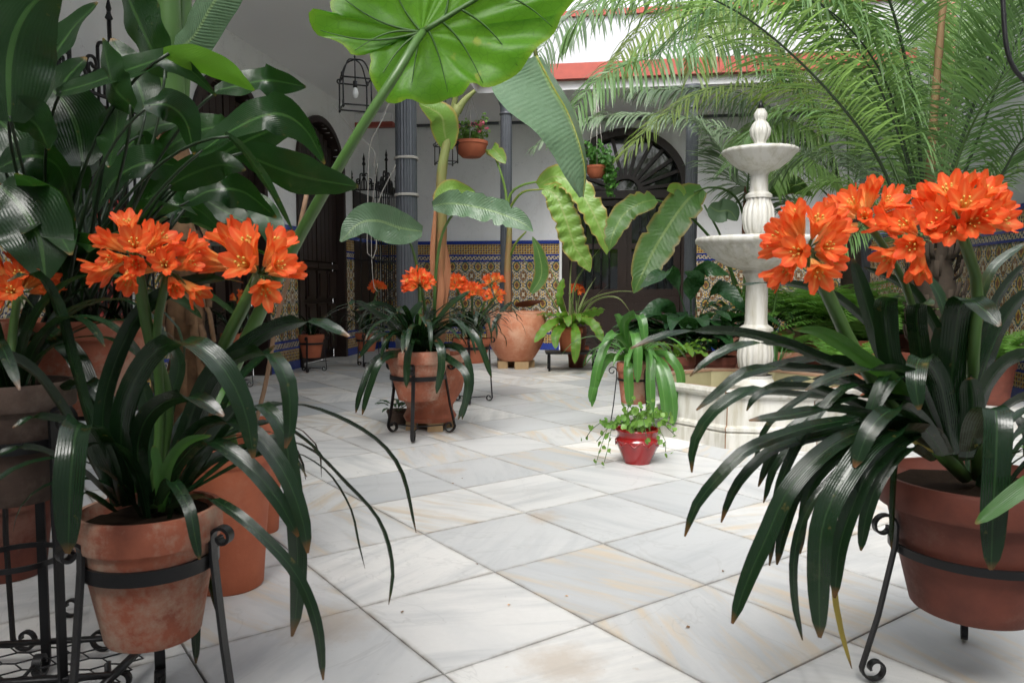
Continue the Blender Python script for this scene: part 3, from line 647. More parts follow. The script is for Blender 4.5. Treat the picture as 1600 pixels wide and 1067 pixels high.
def stand(c, rr, zr, rf, phis, label, s=.03, w=.022, t=.006, inward=True, top=True, stretch=True, group='iron pot stands'):
    c = V((c[0], c[1], 0)); rt = thing('pot_stand', c, label, 'plant stand', group)
    mb = MB(); mb.bar([c + V(((rr + t / 2 + .001) * math.cos(a / 18 * math.pi), (rr + t / 2 + .001) * math.sin(a / 18 * math.pi), zr)) for a in range(37)], ZV, w, t); mb.build('hoop', m_iron, rt, sharp=40)
    for ph in phis:
        ax = V((math.cos(ph), math.sin(ph), 0)); nr = ax.cross(ZV); r0 = rr + t * 1.5 + .002; pts = []
        if top:
            cc = c + ax * (r0 + s) + ZV * (zr + .045 + s * .3); pts += spiral(cc, ax, ZV, s * .35, s, math.pi - 6.4, math.pi, 20)
        else: pts += [c + ax * r0 + ZV * (zr + .03)]
        pts += [c + ax * (r0 + .001) + ZV * (zr + .01), c + ax * (r0 + (rf - r0) * .5) + ZV * (zr * .5)]
        if inward: pts += spiral(c + ax * (rf - s) + ZV * (s + t / 2), ax, ZV, s, s * .35, 0, -6.6, 20)
        else: pts += spiral(c + ax * (rf + s) + ZV * (s + t / 2), ax, ZV, s, s * .35, math.pi, math.pi + 6.6, 20)
        mb = MB(); mb.bar(pts, nr, w * .8, t); mb.build('leg', m_iron, rt, sharp=40)
    if stretch:
        mb = MB(); z = s * 1.4
        pp = [c + V((math.cos(p), math.sin(p), 0)) * (rf - 2 * s) + ZV * z for p in phis]
        for k in range(len(pp)): mb.tube([c + ZV * z, pp[k]], .0045, 6)
        mb.build('stretcher', m_iron, rt)
        mb = MB(); 
        mb.bar([c + V(((rr * .8) * math.cos(a / 12 * math.pi), (rr * .8) * math.sin(a / 12 * math.pi), zr * .55)) for a in range(25)], ZV, .012, .004); mb.build('lower_hoop', m_iron, rt, sharp=40) if zr > .5 else None
    return rt
def fluted(n, d): return lambda a, z: 1 - d * (0.5 + .5 * math.cos(n * a)) ** 3
# fountain ------------------------------------------------------------
FC = V((1.604, 5.045, 0))
ft = thing('fountain', FC, 'white marble two tiered fountain with octagonal basin right of centre', 'fountain')
def octo(rad, z): return [FC + (RV * math.cos(math.pi / 8 + k * math.pi / 4) + DV * math.sin(math.pi / 8 + k * math.pi / 4)) * (rad / math.cos(math.pi / 8)) + ZV * z for k in range(8)]
A0 = .622
prof_out = [(A0, 0), (A0, .085), (A0 - .012, .095), (A0 + .004, .105), (A0 + .004, .122), (A0 - .022, .135), (A0 - .028, .29), (A0 - .012, .30), (A0 + .006, .312), (A0 + .012, .33), (A0 + .006, .347), (A0 - .03, .352), (A0 - .075, .347), (A0 - .08, .335)]
for k in range(8):     # eight dressed stones
    mb = MB(); rows = []
    for (r, z) in prof_out:
        o = octo(r, z); g = .004; p, q = o[k], o[(k + 1) % 8]; d = (q - p).normalized(); rows.append([p + d * g, p.lerp(q, .5), q - d * g])
    mb.grid(rows); mb.build('basin_stone', m_stone, ft, sharp=25)
mb = MB(); mb.grid([octo(r - .006, z) for r, z in prof_out], closed=True); mb.build('joint_mortar', m_mortar, ft, sharp=25)
mb = MB(); mb.grid([octo(A0 - .082, .338), octo(A0 - .085, .02), octo(.01, .02)], closed=True); mb.build('basin_lining', m_alg, ft, sharp=25)
mb = MB(); mb.grid([octo(A0 - .088, .13), octo(.01, .13)], closed=True); mb.build('water', m_water, ft, smooth=False)
def hz(py): return P(1182, py, FC.y).z
def rz(px): return px / FP * FC.y
mb = MB(); mb.lathe([(0, .02), (rz(36), .02), (rz(36), hz(600)), (rz(30), hz(596)), (rz(26), hz(590)), (rz(26), hz(585))], FC, 32); mb.build('plinth', m_stone, ft, sharp=30)
mb = MB(); mb.lathe([(rz(18), hz(585)), (rz(26), hz(572)), (rz(28), hz(555)), (rz(26), hz(535)), (rz(22), hz(521)), (rz(23), hz(516))], FC, 96, fluted(18, .09)); mb.build('fluted_vase', m_stone, ft)
mb = MB(); mb.lathe([(rz(26), hz(517)), (rz(26), hz(512)), (rz(18), hz(507)), (rz(17), hz(500)), (rz(16.5), hz(440)), (rz(19), hz(432)), (rz(22), hz(428)), (rz(22), hz(423)), (rz(28), hz(421))], FC, 32); mb.build('shaft', m_stone, ft, sharp=30)
mb = MB(); mb.lathe([(rz(26), hz(421.5)), (rz(48), hz(415)), (rz(72), hz(400)), (rz(86), hz(387)), (rz(88), hz(384))], FC, 96, fluted(28, .05)); mb.build('lower_bowl', m_stone, ft)
mb = MB(); mb.lathe([(rz(87), hz(385)), (rz(94), hz(380)), (rz(95), hz(375)), (rz(93), hz(371.5)), (rz(87), hz(372)), (rz(80), hz(382)), (rz(50), hz(396)), (.02, hz(402))], FC, 48); mb.build('lower_bowl_rim', m_stone, ft)
mb = MB(); mb.lathe([(rz(15), hz(372)), (rz(22), hz(358)), (rz(25), hz(342)), (rz(23), hz(325)), (rz(18), hz(314)), (rz(19), hz(309))], FC, 96, fluted(16, .10)); mb.build('fluted_vase', m_stone, ft)
mb = MB(); mb.lathe([(.02, hz(395)), (rz(24), hz(394)), (rz(24), hz(383)), (rz(16), hz(376)), (rz(14), hz(371))], FC, 24); mb.build('bowl_collar', m_stone, ft, sharp=30)
mb = MB(); mb.lathe([(rz(20), hz(310)), (rz(20), hz(305)), (rz(14), hz(300)), (rz(13), hz(275)), (rz(16), hz(270)), (rz(19), hz(268))], FC, 24); mb.build('upper_shaft', m_stone, ft, sharp=30)
mb = MB(); mb.lathe([(rz(17), hz(269)), (rz(30), hz(264)), (rz(44), hz(253)), (rz(52), hz(243)), (rz(56), hz(240)), (rz(57), hz(236)), (rz(54), hz(234)), (rz(50), hz(240)), (.02, hz(250))], FC, 96, lambda a, z: 1 + .012 * math.cos(24 * a)); mb.build('upper_bowl', m_stone, ft)
mb = MB(); mb.lathe([(.02, hz(250)), (rz(22), hz(246)), (rz(18), hz(238)), (rz(10), hz(228)), (rz(9), hz(222)), (rz(15), hz(212)), (rz(16), hz(203)), (rz(12), hz(194)), (rz(8), hz(189)), (rz(10), hz(184)), (rz(10), hz(178)), (rz(6), hz(171)), (.004, hz(169))], FC, 72, fluted(12, .10)); mb.build('finial', m_stone, ft)
mb = MB(); mb.tube([FC + ZV * hz(170), FC + ZV * hz(158)], [.022, .008], 8); mb.build('spout', m_iron, ft)
for sx in (-1, 1):
    mb = MB(); mb.lathe([(0, -.035), (.03, -.025), (.04, 0), (.028, .025), (0, .03)], FC + V((sx * rz(20), -rz(18), hz(238))), 10, lambda a, z: 1 + .12 * math.cos(4 * a)); mb.build('algae_mask', plain('algae', (.28, .27, .06), .8, var=.5, scale=40), ft)
# big tubs -------------------------------------------------------------
def ppos(px, base_py, D=None):
    p = G(px, base_py) if D is None else P(px, base_py, D); return p
def blocks(root, c, r, n, h, sz=.09):
    for k in range(n):
        a = 2 * math.pi * k / n - 1.2; mb = MB(); mb.box(c + V((r * math.cos(a), r * math.sin(a), h / 2)), (sz, sz * .7, h / 2), (V((math.cos(a + 1.3), math.sin(a + 1.3), 0)), V((-math.sin(a + 1.3), math.cos(a + 1.3), 0)), ZV)); mb.build('wood_block', m_block, root, smooth=False)
# ---------------------------------------------------------------- plant builders
CV = V((0.12, .99, 0)).normalized()
def prof(kind, t):
    if kind == 'strap': return min(1, .62 + t * 1.6) * (.14 + .86 * max(0, 1 - max(0, (t - .72) / .28) ** 2.4) ** .6)
    if kind == 'lance': return max(.02, math.sin(math.pi * min(1, .04 + t * .96) ** .85)) ** .72
    if kind == 'petlance':      # petiole, then blade
        if t < .35: return .07
        q = (t - .35) / .65; return max(.07, max(0, math.sin(math.pi * min(1, q) ** .8)) ** .75)
    if kind == 'banana': return max(.03, min(1, (t + .03) * 5) ** .6 * max(0, 1 - max(0, (t - .6) / .4) ** 2) ** .8)
    if kind == 'nest': return max(.06, min(1, .12 + t * 1.6) * max(0, 1 - max(0, (t - .7) / .3) ** 2) ** .6)
    if kind == 'grass': return max(.03, 1 - t ** 3)
    return 1
def leafmb(mb, pts, w, kind='strap', face=.5, fold=.18, n=14, wave=0., wf=5, roll=0., seed=0, across=4, cut=None, curl=0.):
    c = cat(pts, n); k = len(c); av = (c[-1] - c[0]); h = V((av.x, av.y, 0))
    N0 = h.cross(ZV).normalized() if h.length > .01 else V((1, 0, 0)); rows = []; prev = None; rg = random.Random(seed); ph = rg.uniform(0, 6)
    for i, p in enumerate(c):
        tg = (c[min(i + 1, k - 1)] - c[max(i - 1, 0)]).normalized()
        S0 = N0 - tg * N0.dot(tg); S0 = S0.normalized() if S0.length > .05 else tg.orthogonal().normalized()
        Sc = tg.cross(CV); Sc = Sc.normalized() if Sc.length > .15 else S0
        if Sc.dot(S0) < 0: Sc = -Sc
        S = S0.lerp(Sc, face)
        if prev is not None:
            if S.dot(prev) < 0: S = -S
            S = S.lerp(prev, .35)
        S = (S - tg * S.dot(tg)).normalized(); prev = S; Nn = S.cross(tg).normalized()
        if roll: 
            a = roll * i / k; S, Nn = S * math.cos(a) + Nn * math.sin(a), Nn * math.cos(a) - S * math.sin(a)
        if i == 0: sg = 1
        t = i / (k - 1); ww = w * prof(kind, t) / 2
        rows.append((p, S, Nn, ww, t))
    s = sum(r[2].z for r in rows); s2 = sum(-r[2].y for r in rows); sg = 1 if (s if abs(s) > .15 * k else s2) > 0 else -1
    out = []
    for i, (p, S, Nn, ww, t) in enumerate(rows):
        row = []; nt_ = [1.0, 1.0]
        if kind == 'banana' and i % 3 == 1: nt_ = [1 - .55 * max(0, mnoise.noise(V((i * 3.1, seed * 2.3, s_))) + .12) for s_ in (0, 9)]
        for j in range(across + 1):
            u = -1 + 2 * j / across; u *= nt_[0] if u < 0 else nt_[1]
            wv = wave * math.sin(t * wf * 6.283 + ph + (0 if u < 0 else 2.1)) * abs(u) * ww
            jag = 1 + .05 * mnoise.noise(V((t * 9, seed * 1.7, u * 2)))
            row.append(p + S * (u * ww * jag * sg) + Nn * sg * (fold * abs(u) * ww - curl * u * u * ww + wv))
        out.append(row)
    mb.grid(out)
def leaf(root, name, pts, w, mat, label=None, **k):
    mb = MB(); leafmb(mb, pts, w, **k); return mb.build(name, mat, root, label=label)
def pp(lst):
    return [P(*a) for a in lst]
def arcpts(L, el0, el1, n=7, pw=1.3, side=0.0):
    """arc in the local XZ plane starting at the origin"""
    p = V((0, 0, 0)); out = [p.copy()]
    for i in range(n):
        t = (i + .5) / n; e = el0 + (el1 - el0) * t ** pw; a = side * t
        p = p + V((math.cos(e) * math.cos(a), math.cos(e) * math.sin(a), math.sin(e))) * (L / n); out.append(p.copy())
    return out
def leafset(name, mat, L, w, cnt, el=(65, 85), end=(-80, -30), kind='strap', seed=1, **k):
    rg = random.Random(seed); r = []
    for q in range(cnt):
        pts = arcpts(L * rg.uniform(.75, 1.1), R(rg.uniform(*el)), R(rg.uniform(*end)), side=rg.uniform(-.5, .5), pw=rg.uniform(1.0, 1.6))
        mb = MB(); leafmb(mb, pts, w * rg.uniform(.85, 1.15), kind=kind, seed=q + seed, face=k.get('face', 0.), fold=k.get('fold', .2), n=k.get('n', 12), wave=k.get('wave', 0), wf=k.get('wf', 4), curl=k.get('curl', 0), across=k.get('across', 4)); r.append(mb.mesh(name, mat))
    return r
def scatter(root, name, meshes, c, n, seed, r=.03, smin=.8, smax=1.1, az=None, tilt=.15):
    rg = random.Random(seed); o = origin(root)
    for k in range(n):
        a = (k * 2.399 + rg.uniform(-.35, .35)) if az is None else rg.uniform(*az)
        rr = r * rg.uniform(.2, 1); p = V(c) + V((math.cos(a) * rr, math.sin(a) * rr, 0)) - o
        inst(name, meshes[k % len(meshes)], root, loc=p, rot=(rg.uniform(-tilt, tilt), rg.uniform(-tilt, tilt), a), scale=rg.uniform(smin, smax))
# --- clivia florets
def floret_mesh(seed, op=1.0):
    rg = random.Random(seed); mb = MB(); L = .074
    for k in range(6):
        a = k * math.pi / 3 + rg.uniform(-.08, .08); ou = k % 2; rad = V((math.cos(a), math.sin(a), 0)); tg = V((-math.sin(a), math.cos(a), 0)); rows = []; fl = op * rg.uniform(.8, 1.2)
        for i in range(7):
            t = i / 6; r = .003 + .009 * t + .019 * fl * max(0, t - .42) ** 1.4 * 2.2; z = L * (t - .12 * fl * max(0, t - .7)); ww = (.003 + .0104 * max(0, math.sin(math.pi * min(1, t * .72 + .04)))) * (1.0 if ou else .82)
            if i == 6: ww *= .5
            rows.append([rad * (r - .0018 * abs(u) * (-1 if t > .7 else 1)) * (1 + .02 * ou) + tg * (u * ww) + ZV * (z - .0025 * abs(u) * t + .002 * math.sin(k + 3 * t)) for u in (-1, -.5, 0, .5, 1)])
        mb.grid(rows)
    for k in range(5):
        a = k * 1.2566; mb.tube([V((0, 0, .015)), V((.003 * math.cos(a), .003 * math.sin(a), .035)), V((.008 * math.cos(a), .008 * math.sin(a), .052))], .0008, 4, m=1); 
        mb.box(V((.008 * math.cos(a), .008 * math.sin(a), .053)), (.0015, .0015, .003), m=1)
    return mb.mesh('floret', [m_petal, m_stamen])
FLO = [floret_mesh(s, o) for s, o in ((1, .85), (2, 1.08), (3, .55), (4, .95), (5, .2))]
def umbel(root, c, axis, n, seed, ped=.035, size=1.0, spread=1.25, stalk=None, sr=.009, bias=None):
    """round flower head: pedicels + florets as sub-parts"""
    rg = random.Random(seed); ax = V(axis).normalized(); X = ax.orthogonal().normalized(); Y = ax.cross(X); o = origin(root); mb = MB(); fl = []
    for k in range(n):
        th = spread * math.sqrt((k + .4) / n) * rg.uniform(.9, 1.1); a = k * 2.399 + rg.uniform(-.25, .25)
        d = (ax * math.cos(th) + (X * math.cos(a) + Y * math.sin(a)) * math.sin(th)).normalized()
        if bias is not None: d = (d + V(bias) * .35).normalized()
        L = ped * rg.uniform(.75, 1.3); e = c + d * L; mb.tube([c, c.lerp(e, .5) + ax * L * .12, e], .0018 * size, 5); fl.append((e, d, rg.uniform(0, 6), rg.choice([0, 0, 1, 1, 3, 3, 2, 2, 4] if k < n * .9 else [4, 2])))
    head = mb.build('flower_head', m_stemg, root)
    for e, d, r, kx in fl:
        q = d.to_track_quat('Z', 'Y').to_matrix().to_4x4() @ M.Rotation(r, 4, 'Z'); m4 = M.Translation(e - d * .004 - o) @ q @ M.Scale(size * rg.uniform(.9, 1.12), 4); inst('floret', FLO[kx], head, mat4=m4)
    if stalk:
        mb = MB(); k = 12; cc = cat(list(stalk) + [c], k)
        mb.tube(cc, [sr * (1.25 - .3 * i / k) for i in range(k + 1)], 8)
        for s in (-1, 1, 2): mb.tube([c, c + V((.012 * s, -.008, -.008)), c + V((.02 * s, -.01, -.026))], [.004, .003, .001], 5)
        mb.build('flower_stalk', m_stemg, root)
# --- palm frond
def frond(root, pts, mat, rmat, L=.42, n=64, r=.010, start=.18, fwd=.75, droop=.35, w=.016, seed=0, name='frond', twist=0., upv=.25):
    rg = random.Random(seed); c = cat(pts, 48); mb = MB(); mb.tube(c, [max(.002, r * (1 - .85 * i / 48)) for i in range(49)], 6); fr = mb.build(name, rmat, root); mb = MB()
    for i in range(n):
        for s in (-1, 1):
            t = start + (1 - start) * (i + rg.uniform(.1, .9)) / n; x = t * 48; j = min(47, int(x)); p = c[j].lerp(c[j + 1], x - j); tg = (c[min(48, j + 2)] - c[max(0, j - 1)]).normalized()
            S = tg.cross(ZV); S = S.normalized() if S.length > .1 else V((1, 0, 0)); U = S.cross(tg)
            if twist: S, U = S * math.cos(twist) + U * math.sin(twist), U * math.cos(twist) - S * math.sin(twist)
            q = (t - start) / (1 - start); LL = L * (.35 + .65 * math.sin(math.pi * min(1, .18 + q * .78)) ** .8) * rg.uniform(.85, 1.1)
            f = fwd * rg.uniform(.75, 1.25) + .8 * max(0, q - .75)
            d = (S * s + tg * f + U * rg.uniform(upv * .2, upv * 1.8)).normalized(); sd = d.cross(U).normalized(); sd = (sd + U * rg.uniform(-.6, .6)).normalized()
            b = len(mb.v); pos = p.copy(); m = 4; dr = droop * rg.uniform(.6, 1.4)
            for k in range(m + 1):
                kk = k / m; ww = w / 2 * (.5 + 1.2 * kk) * (1 - kk) ** .6 * 1.3 if k else w * .2
                if k == m: ww = .0006
                mb.v.append(tuple(pos - sd * ww)); mb.v.append(tuple(pos + sd * ww)); dd = (d + V((0, 0, -1)) * dr * (kk + .25) ** 1.4).normalized(); pos = pos + dd * (LL / m)
            for k in range(m): mb.face([b + 2 * k, b + 2 * k + 1, b + 2 * k + 3, b + 2 * k + 2], [(.3, k / m), (.7, k / m), (.7, (k + 1) / m), (.3, (k + 1) / m)])
    mb.build('leaflets', mat, fr, kind='stuff', smooth=False)
    return fr
# --- fern frond meshes
def fern_mesh(L, seed, mat, el=(60, -30)):
    rg = random.Random(seed); c = cat(arcpts(L, R(el[0]), R(el[1]), side=rg.uniform(-.3, .3)), 24); mb = MB(); mb.tube(c, [.003 * (1 - .8 * i / 24) for i in range(25)], 4); n = 26
    for i in range(n):
        for s in (-1, 1):
            t = .1 + .9 * i / n; x = t * 24; j = min(23, int(x)); p = c[j].lerp(c[j + 1], x - j); tg = (c[j + 1] - c[j]).normalized(); S = tg.cross(ZV).normalized() * s; q = math.sin(math.pi * min(1, .12 + t * .85)) ** .7
            l = .055 * (L / .4) * q * rg.uniform(.85, 1.1); d = (S + tg * .25 + V((0, 0, -.15 + rg.uniform(-.2, .2)))).normalized(); ww = .0075 * (L / .4) * (q + .3); b = len(mb.v)
            for pt in (p - tg * ww * .5, p + tg * ww * .5, p + d * l * .6 + tg * ww * .6, p + d * l, p + d * l * .6 - tg * ww * .4): mb.v.append(tuple(pt))
            mb.face([b, b + 1, b + 2, b + 3, b + 4], [(.4, 0), (.6, 0), (.6, .6), (.5, 1), (.4, .6)])
    return mb.mesh('fern_frond', mat)
FERN = [fern_mesh(.42, s, m_fern, (rng.uniform(45, 80), rng.uniform(-60, 0))) for s in range(5)]
CLM = leafset('leaf', m_clivia, .62, .031, 9, (60, 82), (-95, -35), seed=11, fold=.2)
CLG = leafset('leaf', m_orch, .50, .030, 7, (62, 84), (-100, -50), seed=21, fold=.28)
LIL = leafset('leaf', m_lily, .42, .085, 7, (45, 78), (-50, 5), kind='petlance', seed=31, fold=.18, wave=.12)
NEST = leafset('leaf', m_bnest, .45, .085, 6, (40, 75), (-75, -10), kind='nest', seed=41, fold=.12, wave=.28, wf=6, n=22)
SPD = leafset('leaf', m_spider, .52, .018, 6, (55, 82), (-45, 30), kind='grass', seed=51, fold=.3)
UPR = leafset('leaf', m_orch, .55, .03, 5, (72, 88), (20, 60), kind='grass', seed=61)
def root_at(px, D, z, nm, label, cat_, group=None):
    p = P(px, 448, D); return thing(nm, (p.x, p.y, z), label, cat_, group)
CG = 'clivias in clay pots'
def base_z(py, D): return CH + (448 - py) * D / FP
# ================================================================ midground, back to front
# 1 round planter with slim banana
p = G(806, 574); bl = thing('planter_feet', (p.x, p.y, 0), 'pale wooden blocks carrying the big round planter by the slim column', 'blocks'); blocks(bl, V((p.x, p.y, 0)), .17, 4, .085, .08)
rt = thing('banana_planter', (p.x, p.y, .087), 'big round pale terracotta planter holding a slim young banana plant', 'potted plant')
yb = p.y; hh = base_z(486, yb) - .087; mb = MB(); rr = 45 / FP * yb
pot(rt, V((p.x, p.y, .087)), rr * 1.02, rr * .58, hh, m_tcp, rimh=.035, lip=.985, flare=rr * .22, n=56, name='planter')
top = V((p.x - .09, p.y - .02, .087 + hh * .9))
def P2(lst, D): return [P(x, y, D + d) for x, y, d in lst]
mb = MB(); st = [top] + P2([(793, 420, 0), (796, 360, 0), (792, 330, 0)], yb); mb.tube(cat(st, 16), [.05 - .02 * i / 16 for i in range(17)], 10); mb.build('trunk', m_trunk, rt)
for l_ in ([(792, 340, 0), (797, 305, 0), (815, 290, -.1), (845, 284, -.2), (862, 288, -.25)], [(792, 340, 0), (800, 320, -.1), (818, 300, -.2), (850, 296, -.3)], [(792, 335, 0), (790, 300, 0), (780, 262, 0), (768, 236, .1)], [(797, 400, 0), (806, 380, -.1), (822, 362, -.15)]):
    mb = MB(); mb.tube(cat(P2(l_, yb), 12), [.018 - .008 * i / 12 for i in range(13)], 7); mb.build('leaf_stalk', m_banal, rt)
leaf(rt, 'leaf', P2([(840, 290, -.25), (868, 276, -.3), (900, 292, -.4), (925, 330, -.5), (943, 372, -.55), (948, 398, -.55)], yb), .28, m_banal, kind='banana', face=.75, wave=.25, wf=9, n=30, fold=.25, seed=3)
leaf(rt, 'leaf', P2([(848, 296, -.3), (868, 305, -.35), (885, 345, -.4), (898, 385, -.4), (915, 410, -.4), (922, 425, -.4)], yb), .30, m_banal, kind='banana', face=.85, wave=.3, wf=9, n=30, fold=.25, seed=4)
leaf(rt, 'leaf', P2([(772, 245, .1), (768, 232, .1), (778, 240, 0), (790, 256, -.05)], yb), .16, m_banal, kind='banana', face=.9, n=14)
leaf(rt, 'leaf', P2([(830, 458, -.2), (846, 430, -.2), (842, 395, -.22), (832, 370, -.22)], yb), .17, m_banana, kind='lance', face=.95, n=18)
leaf(rt, 'leaf', P2([(800, 472, -.1), (790, 480, -.2), (775, 500, -.35), (768, 520, -.4)], yb), .05, m_clivia, kind='strap', face=.6)
leaf(rt, 'leaf', P2([(805, 478, 0), (830, 474, -.2), (850, 470, -.2)], yb), .09, leafmat('red_leaf', (.10, .03, .02), (.18, .06, .03), (.3, .1, .03)), kind='lance', face=.6)
# 2 low bench with nest fern and striped plant
p = G(893, 578); D = p.y; c = V((p.x, p.y, 0)); zb = base_z(548, D)
bn = thing('iron_bench', c, 'low dark iron bench under the bright green nest fern', 'bench')
for sx in (-1, 1):
    for s2 in (-1, 1):
        mb = MB(); q = c + V((.26 * sx, .13 * s2, 0)); mb.tube([q, q + ZV * (zb - .02)], .014, 6); mb.build('leg', m_iron, bn)
mb = MB(); mb.box(c + ZV * (zb - .012), (.30, .17, .011)); mb.build('top', m_iron, bn, smooth=False)
rt = thing('nest_fern', (c.x - .02, c.y, zb), 'bright green birds nest fern in a small orange pot on the low bench', 'potted plant')
pot(rt, V((c.x - .02, c.y, zb)), .15, .11, base_z(512, D) - zb, m_tcn); cc = V((c.x - .02, c.y, base_z(510, D)))
scatter(rt, 'leaf', NEST, cc, 17, 5, .05, .75, 1.15)
for q, (a, b, c_) in enumerate([((888, 500), (862, 505, -.3), (835, 535, -.5)), ((890, 500), (870, 520, -.4), (868, 545, -.5)), ((895, 500), (900, 525, -.45), (898, 568, -.5)), ((895, 495), (925, 505, -.3), (943, 535, -.4)), ((893, 495), (920, 492, -.1), (943, 485, -.2)), ((890, 500), (875, 470, -.1), (880, 435, 0))]):
    leaf(rt, 'leaf', P2([(*a, 0), b, c_], D), .11, m_bnest, kind='nest', face=.55, wave=.3, wf=6, n=22, seed=q)
rt = thing('striped_plant', (c.x + .06, c.y + .12, zb), 'spiky cream edged spider plant rising behind the nest fern', 'plant')
cc = V((c.x + .06, c.y + .12, base_z(510, D))); pot(rt, V((c.x + .08, c.y + .30, zb - zb)), .12, .09, base_z(512, D), m_tcd)
scatter(rt, 'leaf', SPD, cc, 20, 9, .04, .7, 1.15)
for q, l_ in enumerate([[(880, 500, .1), (845, 440, .1), (803, 388, .1)], [(893, 500, .1), (900, 440, .05), (940, 385, 0)], [(900, 500, .1), (920, 470, 0), (960, 456, -.1), (998, 456, -.2)], [(905, 500, .1), (930, 470, 0), (965, 465, -.1), (988, 492, -.1)], [(890, 500, 0), (892, 420, 0), (898, 395, 0)], [(898, 500, 0), (915, 460, 0), (932, 432, 0)], [(888, 500, 0), (870, 440, 0), (850, 405, 0)]]):
    leaf(rt, 'leaf', P2(l_, D), .022, m_spider, kind='grass', face=.7, n=16)
# 3 far clivias
def far_clivia(px, D, rim, bot, wpx, label, nleaf, seed, sc_=1.0, heads=(), mat=m_tcn, ms=CLM, st=True, foot=None, slabel=None, spread=.04):
    z0 = base_z(bot, D); z1 = base_z(rim, D); r = wpx / 2 / FP * D; q = P(px, 448, D); c = V((q.x, q.y, z0))
    rt = thing('potted_clivia', c, label, 'potted plant', CG); pot(rt, c, r, r * .68, z1 - z0, mat)
    scatter(rt, 'leaf', ms, V((c.x, c.y, z1 - .02)), int(nleaf * 1.5), seed, spread, .8 * sc_, 1.1 * sc_)
    for k, h in enumerate(heads):
        hx, hy, dd, n = h[:4]; cc = P(hx, hy, D + dd); umbel(rt, cc, (0, -.35, 1), n, seed * 7 + k, ped=.035, size=h[4] if len(h) > 4 else 1.15, spread=1.5, stalk=[V((c.x, c.y, z1)), V((c.x, c.y, z1)).lerp(cc, .6) + V((0, 0, .03))])
    if st and slabel: stand(c, r * .90, z0 + (z1 - z0) * .62, r * 1.15, [R(a) for a in (-95, 25, 145)], slabel, s=.03, w=.022)
    return rt
far_clivia(485, 8.6, 522, 558, 40, 'flowerless clivia in a small orange pot by the farther arched door', 20, 31, .85, slabel='small iron stand against the left wall tiles')
far_clivia(572, 9.2, 520, 548, 36, 'far clivia with one orange flower head left of the thick column', 22, 32, .95, heads=[(590, 452, -.1, 14)], slabel='iron stand behind the thick column in the corner')
far_clivia(737, 6.3, 528, 566, 60, 'clivia with orange flower heads between the urn and the round planter', 30, 33, .95, heads=[(712, 448, -.1, 16, 1.0), (738, 460, -.2, 14, 1.0), (770, 444, 0, 10, .9), (773, 466, -.2, 10, .9)], mat=m_tcn, slabel='iron stand with curled feet behind the urn')
far_clivia(365, 7.2, 520, 560, 44, 'small clivia in front of the nearer arched door, seen past the tall stem', 18, 34, .9, heads=[(372, 470, 0, 8, .9)], slabel='iron stand in front of the nearer arched door')
far_clivia(903, 9.3, 540, 572, 36, 'clivia with one orange head behind the nest fern', 12, 35, .8, heads=[(901, 456, -.3, 12, .95)], st=False)
# 4 urn with tall banana trunk
p = G(672, 668); D = p.y; c = V((p.x, p.y, 0))
bl = thing('urn_feet', c, 'small wooden blocks lifting the terracotta urn behind the centre stand', 'blocks'); blocks(bl, c, .13, 4, .055, .05)
rt = thing('banana_urn', c + ZV * .057, 'large stained terracotta urn with a tall banana trunk behind the centre clivia', 'potted plant')
rr = 55 / FP * D; hh = base_z(552, D) - .057
mb = MB(); pr = [(0, 0), (rr * .7, 0), (rr * .76, .03), (rr * .66, .07), (rr * .66, .10), (rr * .92, .20), (rr * 1.02, .30), (rr * 1.0, .38), (rr * .93, hh - .09), (rr * .95, hh - .06), (rr * 1.06, hh - .05), (rr * 1.08, hh - .01), (rr * 1.04, hh), (rr * .95, hh), (rr * .93, hh - .05), (0, hh - .06)]
mb.lathe(pr, c + ZV * .057, 56); mb.build('urn', m_tc, rt, sharp=35)
mb = MB(); mb.lathe([(0, .01), (rr * .92, 0)], c + ZV * (.057 + hh - .045), 16); mb.build('soil', m_soil, rt)
tb_ = c + ZV * (.05 + hh * .9)
mb = MB(); mb.tube(cat([tb_] + P2([(690, 500, .05), (687, 430, .05), (690, 340, .03), (690, 270, 0), (702, 210, 0), (716, 165, -.05)], D), 30), [.058 - .032 * (i / 30) ** .8 for i in range(31)], 12); mb.build('trunk', m_trunk, rt)
for l_, w_ in (([(680, 470, -.02), (676, 400, -.03), (680, 330, -.03), (676, 305, -.04)], .035), ([(694, 480, -.05), (700, 420, -.06), (697, 380, -.06)], .045), ([(684, 500, -.07), (690, 450, -.08), (688, 410, -.08)], .045)):
    leaf(rt, 'dry_sheath', P2(l_, D), w_, wood('sheath', (.22, .07, .03), (.42, .22, .11), .8), kind='lance', face=.95, fold=.5, n=12)
mb = MB(); mb.tube(cat(P2([(714, 175, 0), (725, 158, 0), (742, 142, 0)], D), 8), [.03 - .018 * i / 8 for i in range(9)], 8); mb.build('leaf_stalk', m_trunk, rt)
leaf(rt, 'leaf', P2([(700, 235, 0), (694, 205, -.05), (688, 180, -.1), (655, 162, -.1)], D), .19, m_banal, kind='lance', face=.95, n=20, fold=.3)
def stalk(root, l_, D, r0=.014, r1=.007, mat=m_stemg):
    mb = MB(); mb.tube(cat(P2(l_, D), 16), [r0 + (r1 - r0) * i / 16 for i in range(17)], 7); mb.build('leaf_stalk', mat, root)
stalk(rt, [(680, 520, 0), (680, 440, -.1), (690, 370, -.2), (712, 330, -.3), (738, 322, -.35)], D)
leaf(rt, 'leaf', P2([(676, 322, -.3), (700, 318, -.3), (735, 322, -.35), (775, 332, -.4), (815, 348, -.45), (833, 362, -.45)], D), .17, m_banag, kind='banana', face=.8, n=26, wave=.15, fold=.3, seed=2)
